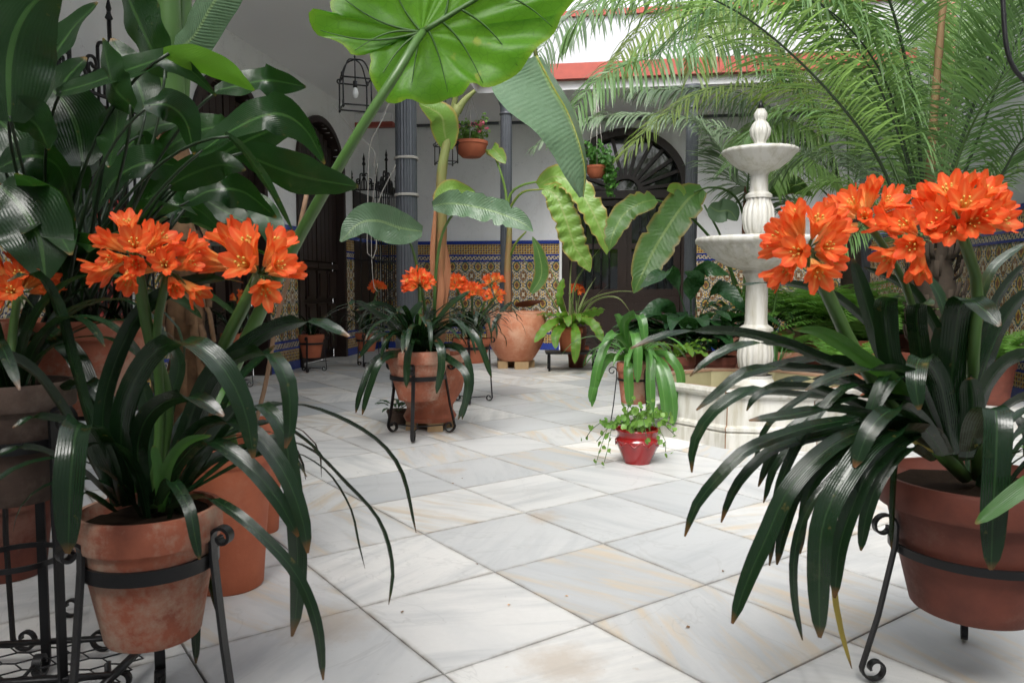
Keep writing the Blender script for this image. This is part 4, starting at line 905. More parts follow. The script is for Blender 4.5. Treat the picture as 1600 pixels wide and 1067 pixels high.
leaf(rt, 'leaf', P2([(684, 330, -.25), (700, 300, -.25), (722, 298, -.25), (742, 300, -.25)], D), .14, m_banal, kind='lance', face=.8, n=18, fold=.3)
stalk(rt, [(672, 530, 0), (660, 460, -.1), (650, 410, -.2), (640, 378, -.25), (622, 358, -.3)], D)
leaf(rt, 'leaf', P2([(660, 362, -.3), (625, 356, -.3), (590, 345, -.32), (560, 350, -.35), (532, 378, -.38)], D), .23, m_banag, kind='lance', face=.85, n=26, wave=.10, fold=.28, seed=5)
leaf(rt, 'leaf', P2([(620, 352, -.3), (608, 335, -.28), (592, 322, -.25)], D), .09, m_banag, kind='lance', face=.9, n=14)
# 5 centre clivia on stand
p = G(648, 692); D = p.y + .22; q = P(652, 448, D); z0 = base_z(624, D); z1 = base_z(546, D); c = V((q.x, q.y, z0)); r = 50 / FP * D
rt = thing('potted_clivia', c, 'centre clivia with one orange flower head in a pinkish pot on a scrolled stand', 'potted plant', CG); pot(rt, c, r, r * .62, z1 - z0, m_tc, rimh=.26)
stand(c, r * .84, base_z(588, D), r * 1.25, [R(a) for a in (-92, 28, 148)], 'scrolled iron stand carrying the centre clivia on the open floor', s=.042, w=.028, t=.008)
scatter(rt, 'leaf', CLM, V((c.x, c.y, z1 - .02)), 52, 77, .05, .85, 1.15)
for q, l_ in enumerate([[(640, 545, 0), (600, 500, -.1), (555, 470, -.15), (548, 480, -.2)], [(650, 550, 0), (590, 560, -.2), (565, 610, -.3), (556, 645, -.3)], [(650, 550, 0), (600, 560, -.3), (578, 605, -.35), (566, 648, -.35)], [(660, 545, -.05), (645, 530, -.3), (637, 560, -.38), (635, 606, -.38)], [(665, 545, -.05), (684, 535, -.3), (690, 570, -.36), (682, 615, -.36)], [(670, 545, 0), (700, 560, -.2), (730, 590, -.3), (722, 655, -.3)], [(670, 540, 0), (720, 545, -.2), (735, 600, -.25), (716, 655, -.25)], [(670, 535, 0), (710, 505, 0), (745, 530, -.1), (768, 590, -.1)], [(650, 540, 0), (620, 490, 0), (590, 475, 0), (556, 485, 0)], [(665, 530, 0), (700, 480, 0), (735, 455, 0)], [(650, 540, 0), (640, 500, -.1), (660, 470, -.1)], [(655, 540, 0), (615, 520, -.2), (585, 530, -.3), (560, 560, -.3)]]):
    leaf(rt, 'leaf', P2(l_, D), .045, m_clivia, face=.55, n=16, seed=q)
umbel(rt, P(656, 448, D), (0, -.2, 1), 18, 5, ped=.035, size=1.15, spread=1.5, stalk=[V((c.x, c.y, z1)), P(656, 490, D)], sr=.012)
# 6 dark pot behind the centre stand
q = G(622, 662); rt = thing('dark_potted_foliage', (q.x, q.y, 0), 'small dark pot with deep green foliage tucked behind the centre stand', 'potted plant'); pot(rt, V((q.x, q.y, 0)), .08, .06, .10, m_grey); scatter(rt, 'leaf', LIL, V((q.x, q.y, .09)), 18, 4, .03, .3, .5)
# 7 orchid like strap plant on stand by the fountain
D = 5.05; q = P(992, 448, D); z0 = base_z(630, D); z1 = base_z(566, D); c = V((q.x, q.y, z0)); r = 27 / FP * D
rt = thing('strap_leaved_plant', c, 'bright green strap leaved plant in a brown pot on a stand at the fountain edge', 'potted plant'); pot(rt, c, r, r * .72, z1 - z0, m_tc)
stand(c, r * .9, base_z(592, D), r * 1.35, [R(a) for a in (-60, 60, 180)], 'thin iron stand behind the red glazed pot', s=.03, w=.014)
scatter(rt, 'leaf', CLG, V((c.x, c.y, z1 - .02)), 24, 78, .04, .75, 1.1)
for q, l_ in enumerate([[(985, 560, 0), (975, 510, -.1), (990, 492, -.2), (1003, 500, -.28), (1008, 540, -.3)], [(990, 560, 0), (990, 520, -.2), (996, 545, -.3), (996, 598, -.3)], [(985, 560, 0), (960, 520, -.1), (935, 570, -.2), (925, 635, -.2)], [(985, 560, 0), (950, 560, -.1), (930, 600, -.2), (922, 628, -.2)], [(1000, 560, 0), (1015, 550, -.2), (1016, 600, -.3), (1018, 650, -.3)], [(1005, 560, 0), (1040, 555, -.2), (1064, 585, -.25), (1060, 640, -.25)], [(1005, 560, 0), (1035, 570, -.2), (1050, 620, -.3), (1052, 665, -.3)], [(990, 560, 0), (982, 570, -.25), (983, 610, -.3), (984, 636, -.3)], [(1000, 555, 0), (1022, 560, -.2), (1036, 610, -.3), (1040, 660, -.3)], [(988, 555, 0), (968, 500, 0), (960, 492, 0)]]):
    leaf(rt, 'leaf', P2(l_, D), .060, m_orch, face=.65, n=16, fold=.3, seed=q)
# 8 red glazed pot
q = G(996, 722); r = 35 / FP * q.y; hh = base_z(670, q.y); rt = thing('red_glazed_pot', (q.x, q.y, 0), 'shiny red glazed pot with trailing round leaved creeper on the open floor', 'potted plant'); c = V((q.x, q.y, 0))
mb = MB(); mb.lathe([(0, 0), (r * .60, 0), (r * .62, .01), (r * .98, hh * .60), (r * 1.0, hh * .68), (r * .93, hh * .74), (r * .92, hh * .86), (r * 1.0, hh * .93), (r * 1.02, hh * .97), (r * .98, hh), (r * .88, hh), (r * .86, hh * .9), (0, hh * .88)], c, 48); mb.build('glazed_pot', m_glaze, rt, sharp=40)
for k in range(10):
    a = k * .628; mb = MB(); b = c + V((math.cos(a) * r * .955, math.sin(a) * r * .955, hh * .6)); mb.tube([b + V((-math.sin(a) * .03, math.cos(a) * .03, .012)), b + V((math.cos(a) * .004, math.sin(a) * .004, -.012)), b + V((math.sin(a) * .03, -math.cos(a) * .03, .012))], .0045, 6); mb.build('relief_swag', m_glaze, rt)
def round_leaf(seed, mat, s=.016, nm='leaf'):
    mb = MB(); rg = random.Random(seed); mb.v.append((0, 0, 0)); n = 9
    for k in range(n):
        a = 2 * math.pi * k / n; rr = s * (1 + .12 * math.cos(a * 4 + seed)) * (.75 if k == 0 else 1); mb.v.append((rr * math.cos(a) - s, rr * math.sin(a), .25 * s * abs(math.sin(a)) + rg.uniform(-.1, .1) * s))
    mb.v[0] = (-s, 0, -.002)
    for k in range(n):
        mb.face([0, 1 + k, 1 + (k + 1) % n], [(.5, .5), (.5 + .5 * math.cos(2 * math.pi * k / n), .5 + .5 * math.sin(2 * math.pi * k / n)), (.5 + .5 * math.cos(2 * math.pi * (k + 1) / n), .5 + .5 * math.sin(2 * math.pi * (k + 1) / n))])
    return mb.mesh(nm, mat)
RL = [round_leaf(s, m_small) for s in range(4)]
def trails(root, c, ends, n_per, meshes, seed, smin=.8, smax=1.3, stem=m_stemg, jit=.02, sr=.002):
    rg = random.Random(seed); o = origin(root); mb = MB()
    for e in ends:
        pts = cat([c + V((rg.uniform(-.02, .02), rg.uniform(-.02, .02), -.01))] + list(e), n_per); mb.tube(pts, sr, 4)
        for i, p in enumerate(pts[1:], 1):
            for s in range(2):
                d = V((rg.uniform(-1, 1), rg.uniform(-1.2, .3), rg.uniform(-.3, .9))).normalized(); sc_ = rg.uniform(smin, smax) * (1.1 - .4 * i / n_per)
                q = d.to_track_quat('Z', 'X').to_matrix().to_4x4() @ M.Rotation(rg.uniform(0, 6), 4, 'Z'); inst('leaf', meshes[rg.randrange(len(meshes))], root, mat4=M.Translation(p - o + V((rg.uniform(-jit, jit), rg.uniform(-jit, jit), rg.uniform(-jit, jit)))) @ q @ M.Scale(sc_, 4))
    mb.build('trailing_stems', stem, root)
D = q.y if hasattr(q, 'y') else 4.16; D = rt.location.y
ends = [[P(*a) for a in e] for e in (
    [(960, 655, D - .05), (945, 680, D - .1), (933, 718, D - .12)], [(955, 658, D - .05), (930, 665, D), (915, 685, D)], [(960, 660, D - .08), (950, 700, D - .14), (944, 722, D - .14)], [(990, 640, D), (975, 632, D)], [(1010, 650, D), (1035, 655, D - .05), (1052, 665, D - .05)],
    [(1020, 660, D - .1), (1040, 690, D - .12), (1040, 706, D - .12)], [(1000, 655, D), (1010, 638, D), (1018, 628, D)], [(985, 660, D - .12), (990, 676, D - .14)], [(1005, 655, D - .14), (1010, 682, D - .16)], [(980, 645, D), (990, 622, D)], [(1030, 645, D), (1048, 652, D)], [(970, 655, D), (955, 662, D - .1), (932, 690, D - .1)], [(1000, 650, D + .05), (995, 636, D + .1)], [(1025, 655, D - .05), (1055, 680, D - .05)], [(1010, 650, D), (1030, 640, D)])]
trails(rt, c + ZV * hh, ends, 6, RL, 3, 1.0, 1.5)
# hanging baskets
def basket(px, top, bot, wpx, D, label, kind):
    q = P(px, 448, D); r = wpx / 2 / FP * D; z0 = base_z(bot, D); z1 = base_z(top, D); c = V((q.x, q.y, z0)); rt = thing('hanging_basket', c, label, 'hanging pot'); h = z1 - z0
    mb = MB(); mb.lathe([(0, 0), (r * .55, 0), (r * .85, h * .3), (r * .94, h * .75), (r, h * .8), (r, h), (r * .9, h), (r * .88, h * .85), (0, h * .8)], c, 32); mb.build('bowl', m_tcn, rt, sharp=35)
    for k in range(3):
        a = k * 2.094 + .5; mb = MB(); mb.tube([c + V((r * .97 * math.cos(a), r * .97 * math.sin(a), h * .9)), V((c.x, c.y, HC - .015))], .004, 4); mb.build('cord', m_rope, rt)
    return rt, c, r, h
DB = at_b(737, EB).y + .0
rt, c, r, h = basket(737, 225, 249, 52, DB, 'hanging terracotta bowl with pink geraniums beside the banana stem', 0)
IV = [round_leaf(s + 9, m_ivy, .026) for s in range(3)]; SML = [round_leaf(s + 19, m_small, .022) for s in range(3)]
rg = random.Random(5)
ends = [[c + V((rg.uniform(-.9, .9) * r * 1.1, rg.uniform(-.9, .9) * r, h + rg.uniform(.06, .32)))] for k in range(38)]; trails(rt, c + ZV * h, ends, 4, SML, 8, 1.0, 1.6)
mb = MB()
for k in range(9):
    cc = c + V((rg.uniform(-1, 1) * r, rg.uniform(-1, .0) * r, h + rg.uniform(.10, .26)))
    mb = MB()
    for j in range(12):
        d = V((rg.gauss(0, 1), rg.gauss(0, 1), rg.gauss(0, 1))).normalized() * .03; X = d.orthogonal().normalized() * .014; Y = d.cross(X).normalized() * .014; b = len(mb.v); mb.v += [tuple(cc + d + X), tuple(cc + d + Y), tuple(cc + d - X), tuple(cc + d - Y)]; mb.face([b, b + 1, b + 2, b + 3])
    mb.build('blossom', m_pinkf, rt)
DB = at_b(929, EB).y
rt, c, r, h = basket(930, 262, 280, 32, DB, 'hanging clay pot with ivy trailing down its right side, in front of the fanlight', 0)
ends = [[c + V((rg.uniform(-1, 1.) * r * 1.4, rg.uniform(-1, 1) * r, h + rg.uniform(.05, .30)))] for k in range(28)] + [[c + V((r * rg.uniform(.5, 1.5), -r * rg.uniform(0, 1), h * .9 + .08)), c + V((r * rg.uniform(.9, 1.9), -r * rg.uniform(.2, 1), -rg.uniform(.05, .25)))] for k in range(20)]
trails(rt, c + ZV * h, ends, 6, IV, 18, .9, 1.4)
# ================================================================ behind and around the fountain
def generic_pot(px, D, rim, bot, wpx, mat, name, label, meshes, n, seed, smin=.8, smax=1.1, r=.05, group=None, **k):
    q = P(px, 448, D); z1 = base_z(rim, D); z0 = 0 if bot is None else base_z(bot, D)
    if z0 < .02: z0 = 0
    rr = wpx / 2 / FP * D; c = V((q.x, q.y, z0)); rt = thing(name, c, label, 'potted plant', group); pot(rt, c, rr, rr * .7, z1 - z0, mat); scatter(rt, k.get('nm', 'leaf'), meshes, V((c.x, c.y, z1 - .02)), n, seed, r, smin, smax); return rt, c, z1
rt, c, z1 = generic_pot(1085, 7.4, 548, None, 70, m_tcd, 'peace_lily', 'dense dark glossy peace lily left of the fountain pedestal', LIL, 120, 1, 1.2, 2.3, .16)
for q, l_ in enumerate([[(1075, 500, 0), (1055, 440, 0), (1040, 425, -.1), (1000, 450, -.2)], [(1090, 500, 0), (1085, 440, 0), (1100, 420, -.1), (1140, 430, -.1)], [(1090, 500, 0), (1120, 450, 0), (1150, 470, -.2), (1165, 490, -.2)], [(1080, 500, 0), (1080, 450, -.1), (1090, 435, -.2), (1070, 425, -.2)], [(1080, 510, 0), (1040, 480, -.2), (1010, 490, -.3), (995, 500, -.3)]]): leaf(rt, 'leaf', P2(l_, 7.4), .17, m_lily, kind='petlance', face=.6, wave=.12, n=18, seed=q)
generic_pot(1055, 6.6, 555, None, 66, m_tcd, 'small_nest_fern', 'upright bright nest fern in a low wide bowl behind the fountain rim', NEST, 14, 3, .6, .9)
generic_pot(1128, 6.9, 556, None, 50, m_tcd, 'dark_leafy_plant', 'dark leafy plant in a brown pot just left of the fountain pedestal', LIL, 26, 6, .7, 1.0)
generic_pot(1030, 8.3, 535, None, 60, m_tcd, 'broad_leaf_plant', 'dark plant in front of the right leaf of the glazed door', LIL, 34, 7, .9, 1.25, .08)
generic_pot(1148, 8.4, 500, None, 60, m_tc, 'tall_leafy_plant', 'tall dark leafy plant between the peace lily and the back wall', LIL, 24, 8, 1.0, 1.3, .08)
FG = 'leafy ferns right of the fountain'
for q, (px, D, rim, wp, lab, n, sc_) in enumerate([(1228, 6.7, 548, 60, 'low fern in a brown bowl just right of the fountain pedestal', 30, 1.0), (1290, 7.2, 520, 70, 'tall upright sword fern beside the palm foot, left one', 80, 2.0), (1350, 6.8, 530, 70, 'feathery fern below the middle orange flower head', 80, 1.9), (1415, 7.3, 520, 60, 'fern against the dark palm foot', 60, 1.8), (1250, 8.3, 510, 60, 'far fern by the back wall right of the fountain', 60, 2.0), (1560, 6.2, 560, 60, 'fern low against the right wall tiles', 36, 1.2), (1320, 5.95, 575, 60, 'low fern behind the fountain basin, right side', 40, 1.1)]):
    generic_pot(px, D, rim, None, wp, m_tcd if q % 2 else m_tc, 'fern', lab, FERN, n, 50 + q, sc_ * .8, sc_ * 1.15, .07, FG, nm='frond')
generic_pot(1215, 6.2, 575, None, 56, m_tcd, 'small_herb', 'small pale green herb in a dark saucer pot inside the shade of the fountain', [m for m in UPR], 14, 66, .35, .6)
rt, c, z1 = generic_pot(1205, 7.0, 520, None, 50, m_tcn, 'potted_clivia', 'clivia with one small orange head right behind the fountain shaft', CLM, 16, 67, .7, .9, .04, CG); umbel(rt, P(1217, 436, 6.9), (0, -.3, 1), 10, 71, size=1.0, spread=1.5, stalk=[V((c.x, c.y, z1))])
# broad strelitzia tree behind the fountain (paddle leaves)
rt, c, z1 = generic_pot(1150, 8.9, 500, None, 70, m_tc, 'paddle_leaf_plant', 'tall paddle leaved plant behind the fountain, one wide leaf over the glazed door', UPR, 3, 12, .6, .8)
D = 8.6
for l_ in ([(1160, 480, 0), (1166, 400, 0), (1160, 330, 0), (1140, 300, -.2), (1110, 293, -.4), (1085, 300, -.6)], [(1165, 480, 0), (1130, 400, -.2), (1080, 340, -.4), (1040, 318, -.6), (1020, 312, -.7)], [(1160, 480, 0), (1172, 360, 0), (1168, 300, 0), (1170, 270, 0)], [(1155, 480, 0), (1130, 380, 0), (1100, 320, 0)]): stalk(rt, l_, D, .022, .010)
leaf(rt, 'leaf', P2([(1098, 296, -.5), (1075, 312, -.6), (1050, 345, -.7), (1025, 385, -.8), (1005, 425, -.9), (990, 458, -.9)], D), .37, m_banana, kind='banana', face=.92, wave=.08, wf=6, n=34, fold=.16, seed=8)
leaf(rt, 'leaf', P2([(1025, 312, -.7), (1000, 318, -.8), (975, 335, -.8), (958, 365, -.9), (952, 392, -.9)], D), .24, m_banana, kind='banana', face=.75, wave=.15, n=26, fold=.25, seed=9)
leaf(rt, 'leaf', P2([(1070, 305, -.6), (1055, 296, -.6), (1042, 298, -.7)], D), .14, m_banal, kind='lance', face=.9, n=12)
leaf(rt, 'leaf', P2([(1108, 322, -.2), (1122, 330, -.2), (1140, 330, -.2), (1152, 345, -.2)], D), .25, m_banag, kind='lance', face=.85, n=18, fold=.3)
leaf(rt, 'leaf', P2([(1200, 305, .2), (1225, 292, .1), (1248, 290, 0), (1270, 306, 0)], D), .24, m_banana, kind='lance', face=.7, n=18, fold=.3)
leaf(rt, 'leaf', P2([(1172, 470, 0), (1168, 400, 0), (1166, 340, 0), (1164, 290, 0)], D), .12, wood('sheath2', (.10, .035, .02), (.24, .11, .07), .8), kind='lance', face=.9, fold=.5)
# ---- big hanging leaf from a banana above the court
rt = thing('tall_banana', (*on(684, 6.3), 0.0), 'tall banana whose big grey green leaf hangs folded in the middle of the view', 'banana plant')
q = V(rt.location); pot(rt, q, .17, .12, .25, m_grey)
DL = 5.2
mid_ = cat([P(838, 88, DL), P(863, 135, DL), P(887, 177, DL), P(905, 225, DL - .05), P(914, 268, DL - .05), P(911, 308, DL - .05)], 30)
lft = cat([P(800, 105, DL - .15), P(768, 132, DL - .22), P(790, 170, DL - .3), P(835, 205, DL - .28), P(862, 240, DL - .2), P(882, 275, DL - .15), P(905, 309, DL - .06)], 30)
rgt = cat([P(845, 90, DL + .05), P(872, 130, DL + .25), P(896, 172, DL + .28), P(912, 222, DL + .2), P(917, 265, DL + .08), P(912, 309, DL - .04)], 30)
mb = MB(); rows = []
for i in range(31):
    row = []
    for j in range(13):
        u = j / 12
        if u <= .5: p = lft[i].lerp(mid_[i], u * 2); bb = math.sin(math.pi * u * 2)
        else: p = mid_[i].lerp(rgt[i], (u - .5) * 2); bb = 0
        ph = i * 1.15 - abs(u - .5) * 6
        row.append(p + V((0, -.02 * bb + .005 * math.sin(ph * 2.2) * (1 if u < .45 else 0), .0)))
    rows.append(row)
mb.grid(rows); mb.build('hanging_leaf', m_banag, rt)
mb = MB(); mb.tube(mid_, [.012 - .009 * i / 30 for i in range(31)], 6); mb.build('midrib', m_banal, rt)
mb = MB(); mb.tube(cat([q + ZV * .2, P(692, 420, 6.2), P(694, 260, 6.1), P(735, 60, 5.9), P(800, -40, 5.4), P(822, 20, 5.25), P(838, 88, 5.2)], 30), [.035 - .022 * i / 30 for i in range(31)], 8); mb.build('trunk', m_trunk, rt)
# ---- palms
pb = on(1462, 6.3); rt = thing('palm', (*pb, 0), 'tall feathery palm with dark arching stems right of the fountain', 'palm')
pot(rt, V((*pb, 0)), .30, .22, .42, m_tcd)
mb = MB(); mb.tube(cat([V((*pb, .35)), P(1462, 480, 6.3), P(1460, 420, 6.3), P(1458, 370, 6.3)], 16), [.17, .17, .175, .18, .18, .18, .17, .17, .16, .16, .15, .14, .13, .12, .11, .10, .08], 14)
rg = random.Random(4)
for k in range(120):
    z = rg.uniform(.45, 1.35); a = rg.uniform(0, 6.28); b = V((pb[0] + .16 * math.cos(a), pb[1] + .16 * math.sin(a), z)); o = V((math.cos(a), math.sin(a), 0)); mb.bar([b, b + o * .05 + ZV * .05, b + o * .07 + ZV * .16], o.cross(ZV), .035, .008)
mb.build('trunk', m_huskd, rt)
B0 = (1458, 400, 6.3)
PF = [  # pts, mat, rachis, L, r, droop, w
 ([B0, (1406, 334, 6.0), (1383, 270, 5.8), (1339, 196, 5.5), (1251, 98, 5.2), (1150, 18, 4.9), (1040, -25, 4.6), (930, -30, 4.4)], m_palm, m_rachd, .58, .016, .75, .017),
 ([B0, (1413, 304, 6.3), (1386, 243, 6.4), (1352, 202, 6.5), (1295, 145, 6.6), (1200, 138, 6.6), (1145, 135, 6.5), (1094, 144, 6.4), (1055, 168, 6.3), (1016, 198, 6.2), (977, 240, 6.1)], m_palmy, m_rach, .48, .013, 1.0, .017),
 ([B0, (1437, 317, 6.3), (1403, 233, 6.3), (1366, 152, 6.2), (1302, 61, 6.1), (1230, -20, 6.0), (1120, -50, 5.8)], m_palm, m_rach, .55, .015, .6, .017),
 ([B0, (1443, 297, 6.2), (1430, 169, 6.0), (1410, 74, 5.8), (1389, 0, 5.6), (1340, -120, 5.3), (1250, -180, 5.0)], m_palmd, m_rachd, .55, .020, .4, .017),
 ([B0, (1474, 280, 6.3), (1487, 169, 6.3), (1504, 0, 6.3), (1520, -140, 6.1)], m_palm, m_rach, .55, .022, .35, .017),
 ([B0, (1487, 270, 6.2), (1514, 185, 6.1), (1568, 34, 5.9), (1620, -80, 5.7)], m_palmd, m_rachd, .55, .022, .35, .017),
 ([B0, (1507, 270, 6.2), (1531, 209, 6.1), (1568, 111, 5.9), (1620, 10, 5.7), (1700, -60, 5.5)], m_palmd, m_rachd, .5, .018, .4, .016),
 ([B0, (1480, 260, 6.4), (1500, 150, 6.5), (1530, 20, 6.6), (1550, -80, 6.6)], m_palm, m_rach, .55, .018, .3, .017),
 ([B0, (1555, 287, 6.0), (1600, 216, 5.8), (1680, 160, 5.6), (1760, 160, 5.4)], m_palmd, m_rachd, .5, .016, .7, .016),
 ([B0, (1530, 300, 6.3), (1580, 250, 6.3), (1640, 240, 6.2), (1690, 290, 6.1)], m_palm, m_rach, .48, .012, .9, .016),
 ([B0, (1390, 310, 6.6), (1330, 250, 6.8), (1262, 240, 6.9), (1215, 275, 7.0), (1190, 330, 7.0)], m_palmg, m_rach, .45, .011, .9, .015),
 ([B0, (1380, 330, 6.4), (1330, 290, 6.5), (1275, 290, 6.6), (1235, 330, 6.7)], m_palm, m_rach, .42, .011, .9, .015),
 ([B0, (1410, 260, 6.8), (1375, 170, 7.1), (1310, 110, 7.4), (1240, 100, 7.6), (1190, 140, 7.8)], m_palm, m_rach, .55, .013, .9, .017),
 ([B0, (1430, 250, 6.6), (1415, 130, 6.9), (1370, 40, 7.2), (1300, 0, 7.4), (1220, 20, 7.6)], m_palmd, m_rachd, .55, .013, .8, .017),
 ([B0, (1400, 200, 6.0), (1330, 60, 5.7), (1220, -40, 5.4), (1100, -50, 5.2), (1000, -35, 5.1), (930, 5, 5.0), (885, 50, 5.0)], m_palmd, m_rachd, .62, .012, 2.4, .022),
 ([B0, (1410, 180, 6.2), (1340, 20, 6.1), (1240, -60, 6.0), (1120, -20, 5.9), (1040, 30, 5.8), (985, 90, 5.8)], m_palm, m_rach, .55, .012, 2.2, .022),
 ([B0, (1420, 250, 6.2), (1380, 120, 5.8), (1300, 20, 5.4), (1200, -10, 5.2), (1100, 20, 5.0), (1030, 80, 4.9)], m_palmd, m_rachd, .55, .012, 1.3, .017),
 ([B0, (1500, 240, 6.0), (1560, 130, 5.6), (1640, 60, 5.3), (1700, 100, 5.0)], m_palmd, m_rach, .55, .014, .7, .017),
 ([B0, (1400, 300, 6.9), (1330, 200, 7.2), (1250, 170, 7.4), (1180, 200, 7.4), (1140, 260, 7.3)], m_palmd, m_rach, .5, .012, 1.0, .017),
 ([B0, (1470, 200, 6.8), (1500, 60, 7.0), (1570, -20, 7.0)], m_palmd, m_rach, .55, .014, .6, .017),
 ([B0, (1450, 240, 6.5), (1452, 120, 6.7), (1450, 20, 6.9), (1440, -60, 7.0)], m_palm, m_rach, .5, .018, .3, .017),
 ([B0, (1395, 360, 6.0), (1360, 350, 5.9), (1325, 375, 5.8), (1305, 420, 5.8)], m_palmd, m_rachd, .30, .009, .9, .012),
]
for q, (l_, m, rm_, L, r, dr, w_) in enumerate(PF): frond(rt, pp(l_), m, rm_, L=L, n=80, r=r, start=(.5 if 3 <= q <= 7 else .3 if q in (0, 1, 2) else .2), droop=dr, w=w_ * .95, seed=q + 3)
mb = MB(); mb.tube(cat(pp([(1458, 410, 6.25), (1453, 290, 6.2), (1460, 169, 6.2), (1474, 0, 6.2), (1478, -60, 6.2)]), 20), [.040 - .016 * i / 20 + .004 * math.sin(i * 2.3) for i in range(21)], 9); mb.build('brown_sheath', wood('sheath3', (.10, .05, .02), (.20, .14, .06), .8), rt)
pb = on(1330, 8.6); rt = thing('palm', (*pb, 0), 'second paler palm behind, its fronds drooping over the fountain top and glazed door', 'palm')
pot(rt, V((*pb, 0)), .26, .2, .36, m_tc)
mb = MB(); mb.tube(cat([V((*pb, .3)), P(1330, 430, 8.6), P(1328, 330, 8.6)], 10), [.13 - .004 * i for i in range(11)], 12); mb.build('trunk', m_huskd, rt)
B1 = (1328, 340, 8.6)
for q, (l_, m, L, dr) in enumerate([
 ([B1, (1290, 210, 8.4), (1230, 120, 8.0), (1160, 70, 7.5), (1085, 60, 7.0), (1010, 92, 6.6), (968, 105, 6.4), (929, 129, 6.3), (893, 180, 6.2)], m_palmd, .50, 1.0),
 ([B1, (1270, 160, 8.4), (1200, 60, 8.1), (1110, -10, 7.8), (1000, -35, 7.0), (932, 0, 6.5), (881, 33, 6.2), (839, 93, 6.0), (850, 140, 5.95)], m_palmg, .50, 1.15),
 ([B1, (1290, 260, 8.5), (1230, 190, 8.4), (1170, 150, 8.3), (1100, 140, 8.2), (1040, 140, 8.2), (990, 140, 8.2)], m_palmg, .5, .8),
 ([B1, (1260, 330, 8.7), (1200, 300, 8.8), (1148, 285, 8.9), (1127, 234, 9.0), (1085, 186, 9.0)], m_palmg, .55, .3),
 ([B1, (1290, 230, 8.6), (1240, 190, 8.4), (1190, 190, 8.2), (1150, 230, 8.0)], m_palm, .5, 1.0),
 ([B1, (1350, 220, 8.5), (1380, 150, 8.3), (1420, 130, 8.0), (1470, 170, 7.8)], m_palmg, .55, .9),
 ([B1, (1320, 180, 8.5), (1290, 60, 8.2), (1240, -20, 7.8), (1170, -20, 7.4), (1110, 40, 7.0), (1085, 110, 6.8)], m_palmy, .55, 1.1),
 ([B1, (1350, 180, 8.6), (1350, 60, 8.5), (1320, -30, 8.2)], m_palm, .55, .5),
 ([B1, (1300, 280, 8.3), (1250, 240, 8.0), (1215, 240, 7.8), (1205, 290, 7.6)], m_palm, .42, 1.0),
 ([B1, (1400, 280, 8.4), (1450, 230, 8.2), (1520, 230, 8.0), (1580, 290, 7.6)], m_palmg, .5, .9),
 ([B1, (1240, 110, 8.3), (1150, 20, 7.8), (1060, 10, 7.2), (990, 60, 6.8), (950, 120, 6.6)], m_palmy, .5, 1.1),
 ([B1, (1240, 260, 9.0), (1100, 190, 9.3), (960, 180, 9.3), (880, 200, 9.3), (835, 230, 9.3)], m_palmg, .35, .6)]):
    frond(rt, pp(l_), m, m_rach, L=L * 1.05, n=105, r=.011, start=.2, droop=dr * 2.3, w=.024, seed=q + 33, twist=.5)
# climbing light leaves near the top right
# ================================================================ foreground left
# tall plain pot with the giant elephant ear
q = G(352, 938); D = q.y + .13; qq = P(345, 448, D); c = V((qq.x, qq.y, 0)); hh = base_z(692, D)
rt = thing('elephant_ear', c, 'giant elephant ear leaf on a long slanting stalk in a tall plain terracotta pot', 'potted plant')
rr = 74 / FP * D; pot(rt, c, rr, rr * .72, hh, m_tcn, rimh=.13, lip=.94)
pet = cat([V((c.x + .02, c.y, hh - .05)), P(350, 620, 2.32), P(400, 500, 2.26), P(470, 365, 2.18), P(560, 208, 2.07), P(620, 115, 2.05), P(648, 68, 2.10), P(661, 51, 2.165)], 40)
mb = MB(); mb.tube(pet, [.027 - .0165 * (i / 40) ** .8 for i in range(41)], 12); mb.build('leaf_stalk', m_stemg, rt)
C0 = P(659, 52, 2.17)
ol = [(880, 10), (868, 38), (845, 62), (828, 82), (812, 104), (780, 126), (755, 134), (738, 128), (722, 146), (700, 150), (680, 160), (660, 164), (640, 156), (622, 162), (604, 160), (590, 142), (581, 120), (583, 98), (581, 84), (600, 76), (630, 70), (648, 64), (640, 60), (612, 64), (592, 76), (572, 92), (553, 92), (545, 80), (522, 68), (503, 62), (494, 46), (496, 30), (510, 28), (528, 34), (522, 14), (534, -10), (560, -40), (600, -62), (650, -100), (720, -150), (800, -190), (900, -210), (990, -190), (960, -120), (925, -60), (898, -14)]
t = NT('elephant_ear_leaf'); nz = t.noise(t.obj(), 7, 4); u, v, _ = t.xyz(t.uv())
_c = t.mix(nz, (.035, .13, .012), (.10, .26, .02)); _c = t.mix(t.n('MapRange', {0: t.m('ADD', v, t.m('MULTIPLY', nz, .1)), 1: .97, 2: 1.06, 3: 0., 4: .6}), _c, (.30, .33, .03))
_vr = t.n('TexVoronoi', {'Vector': t.obj(), 'Scale': 42.0}, 0, feature='DISTANCE_TO_EDGE'); _c = t.mix(t.n('MapRange', {0: _vr, 1: 0., 2: .05, 3: .35, 4: 0.}), _c, (.03, .10, .012))
_c = t.mix(t.n('MapRange', {0: t.noise(t.obj(), 17, 4), 1: .66, 2: .72, 3: 0., 4: .7}), _c, (.36, .33, .05))
_t = t.mix(nz, (.15, .44, .02), (.28, .62, .04)); _t = t.mix(t.n('MapRange', {0: _vr, 1: 0., 2: .05, 3: .35, 4: 0.}), _t, (.08, .26, .02))
m_alo = t.pbr(_c, .42, .4, t.bump(t.noise(t.obj(), 22, 4), .4, .006), transl=_t, tf=.62)
oc = cat([P(x, y, 2.17) for x, y in ol] + [P(880, 10, 2.17)], 150); mb = MB(); rows = []; NR = 14
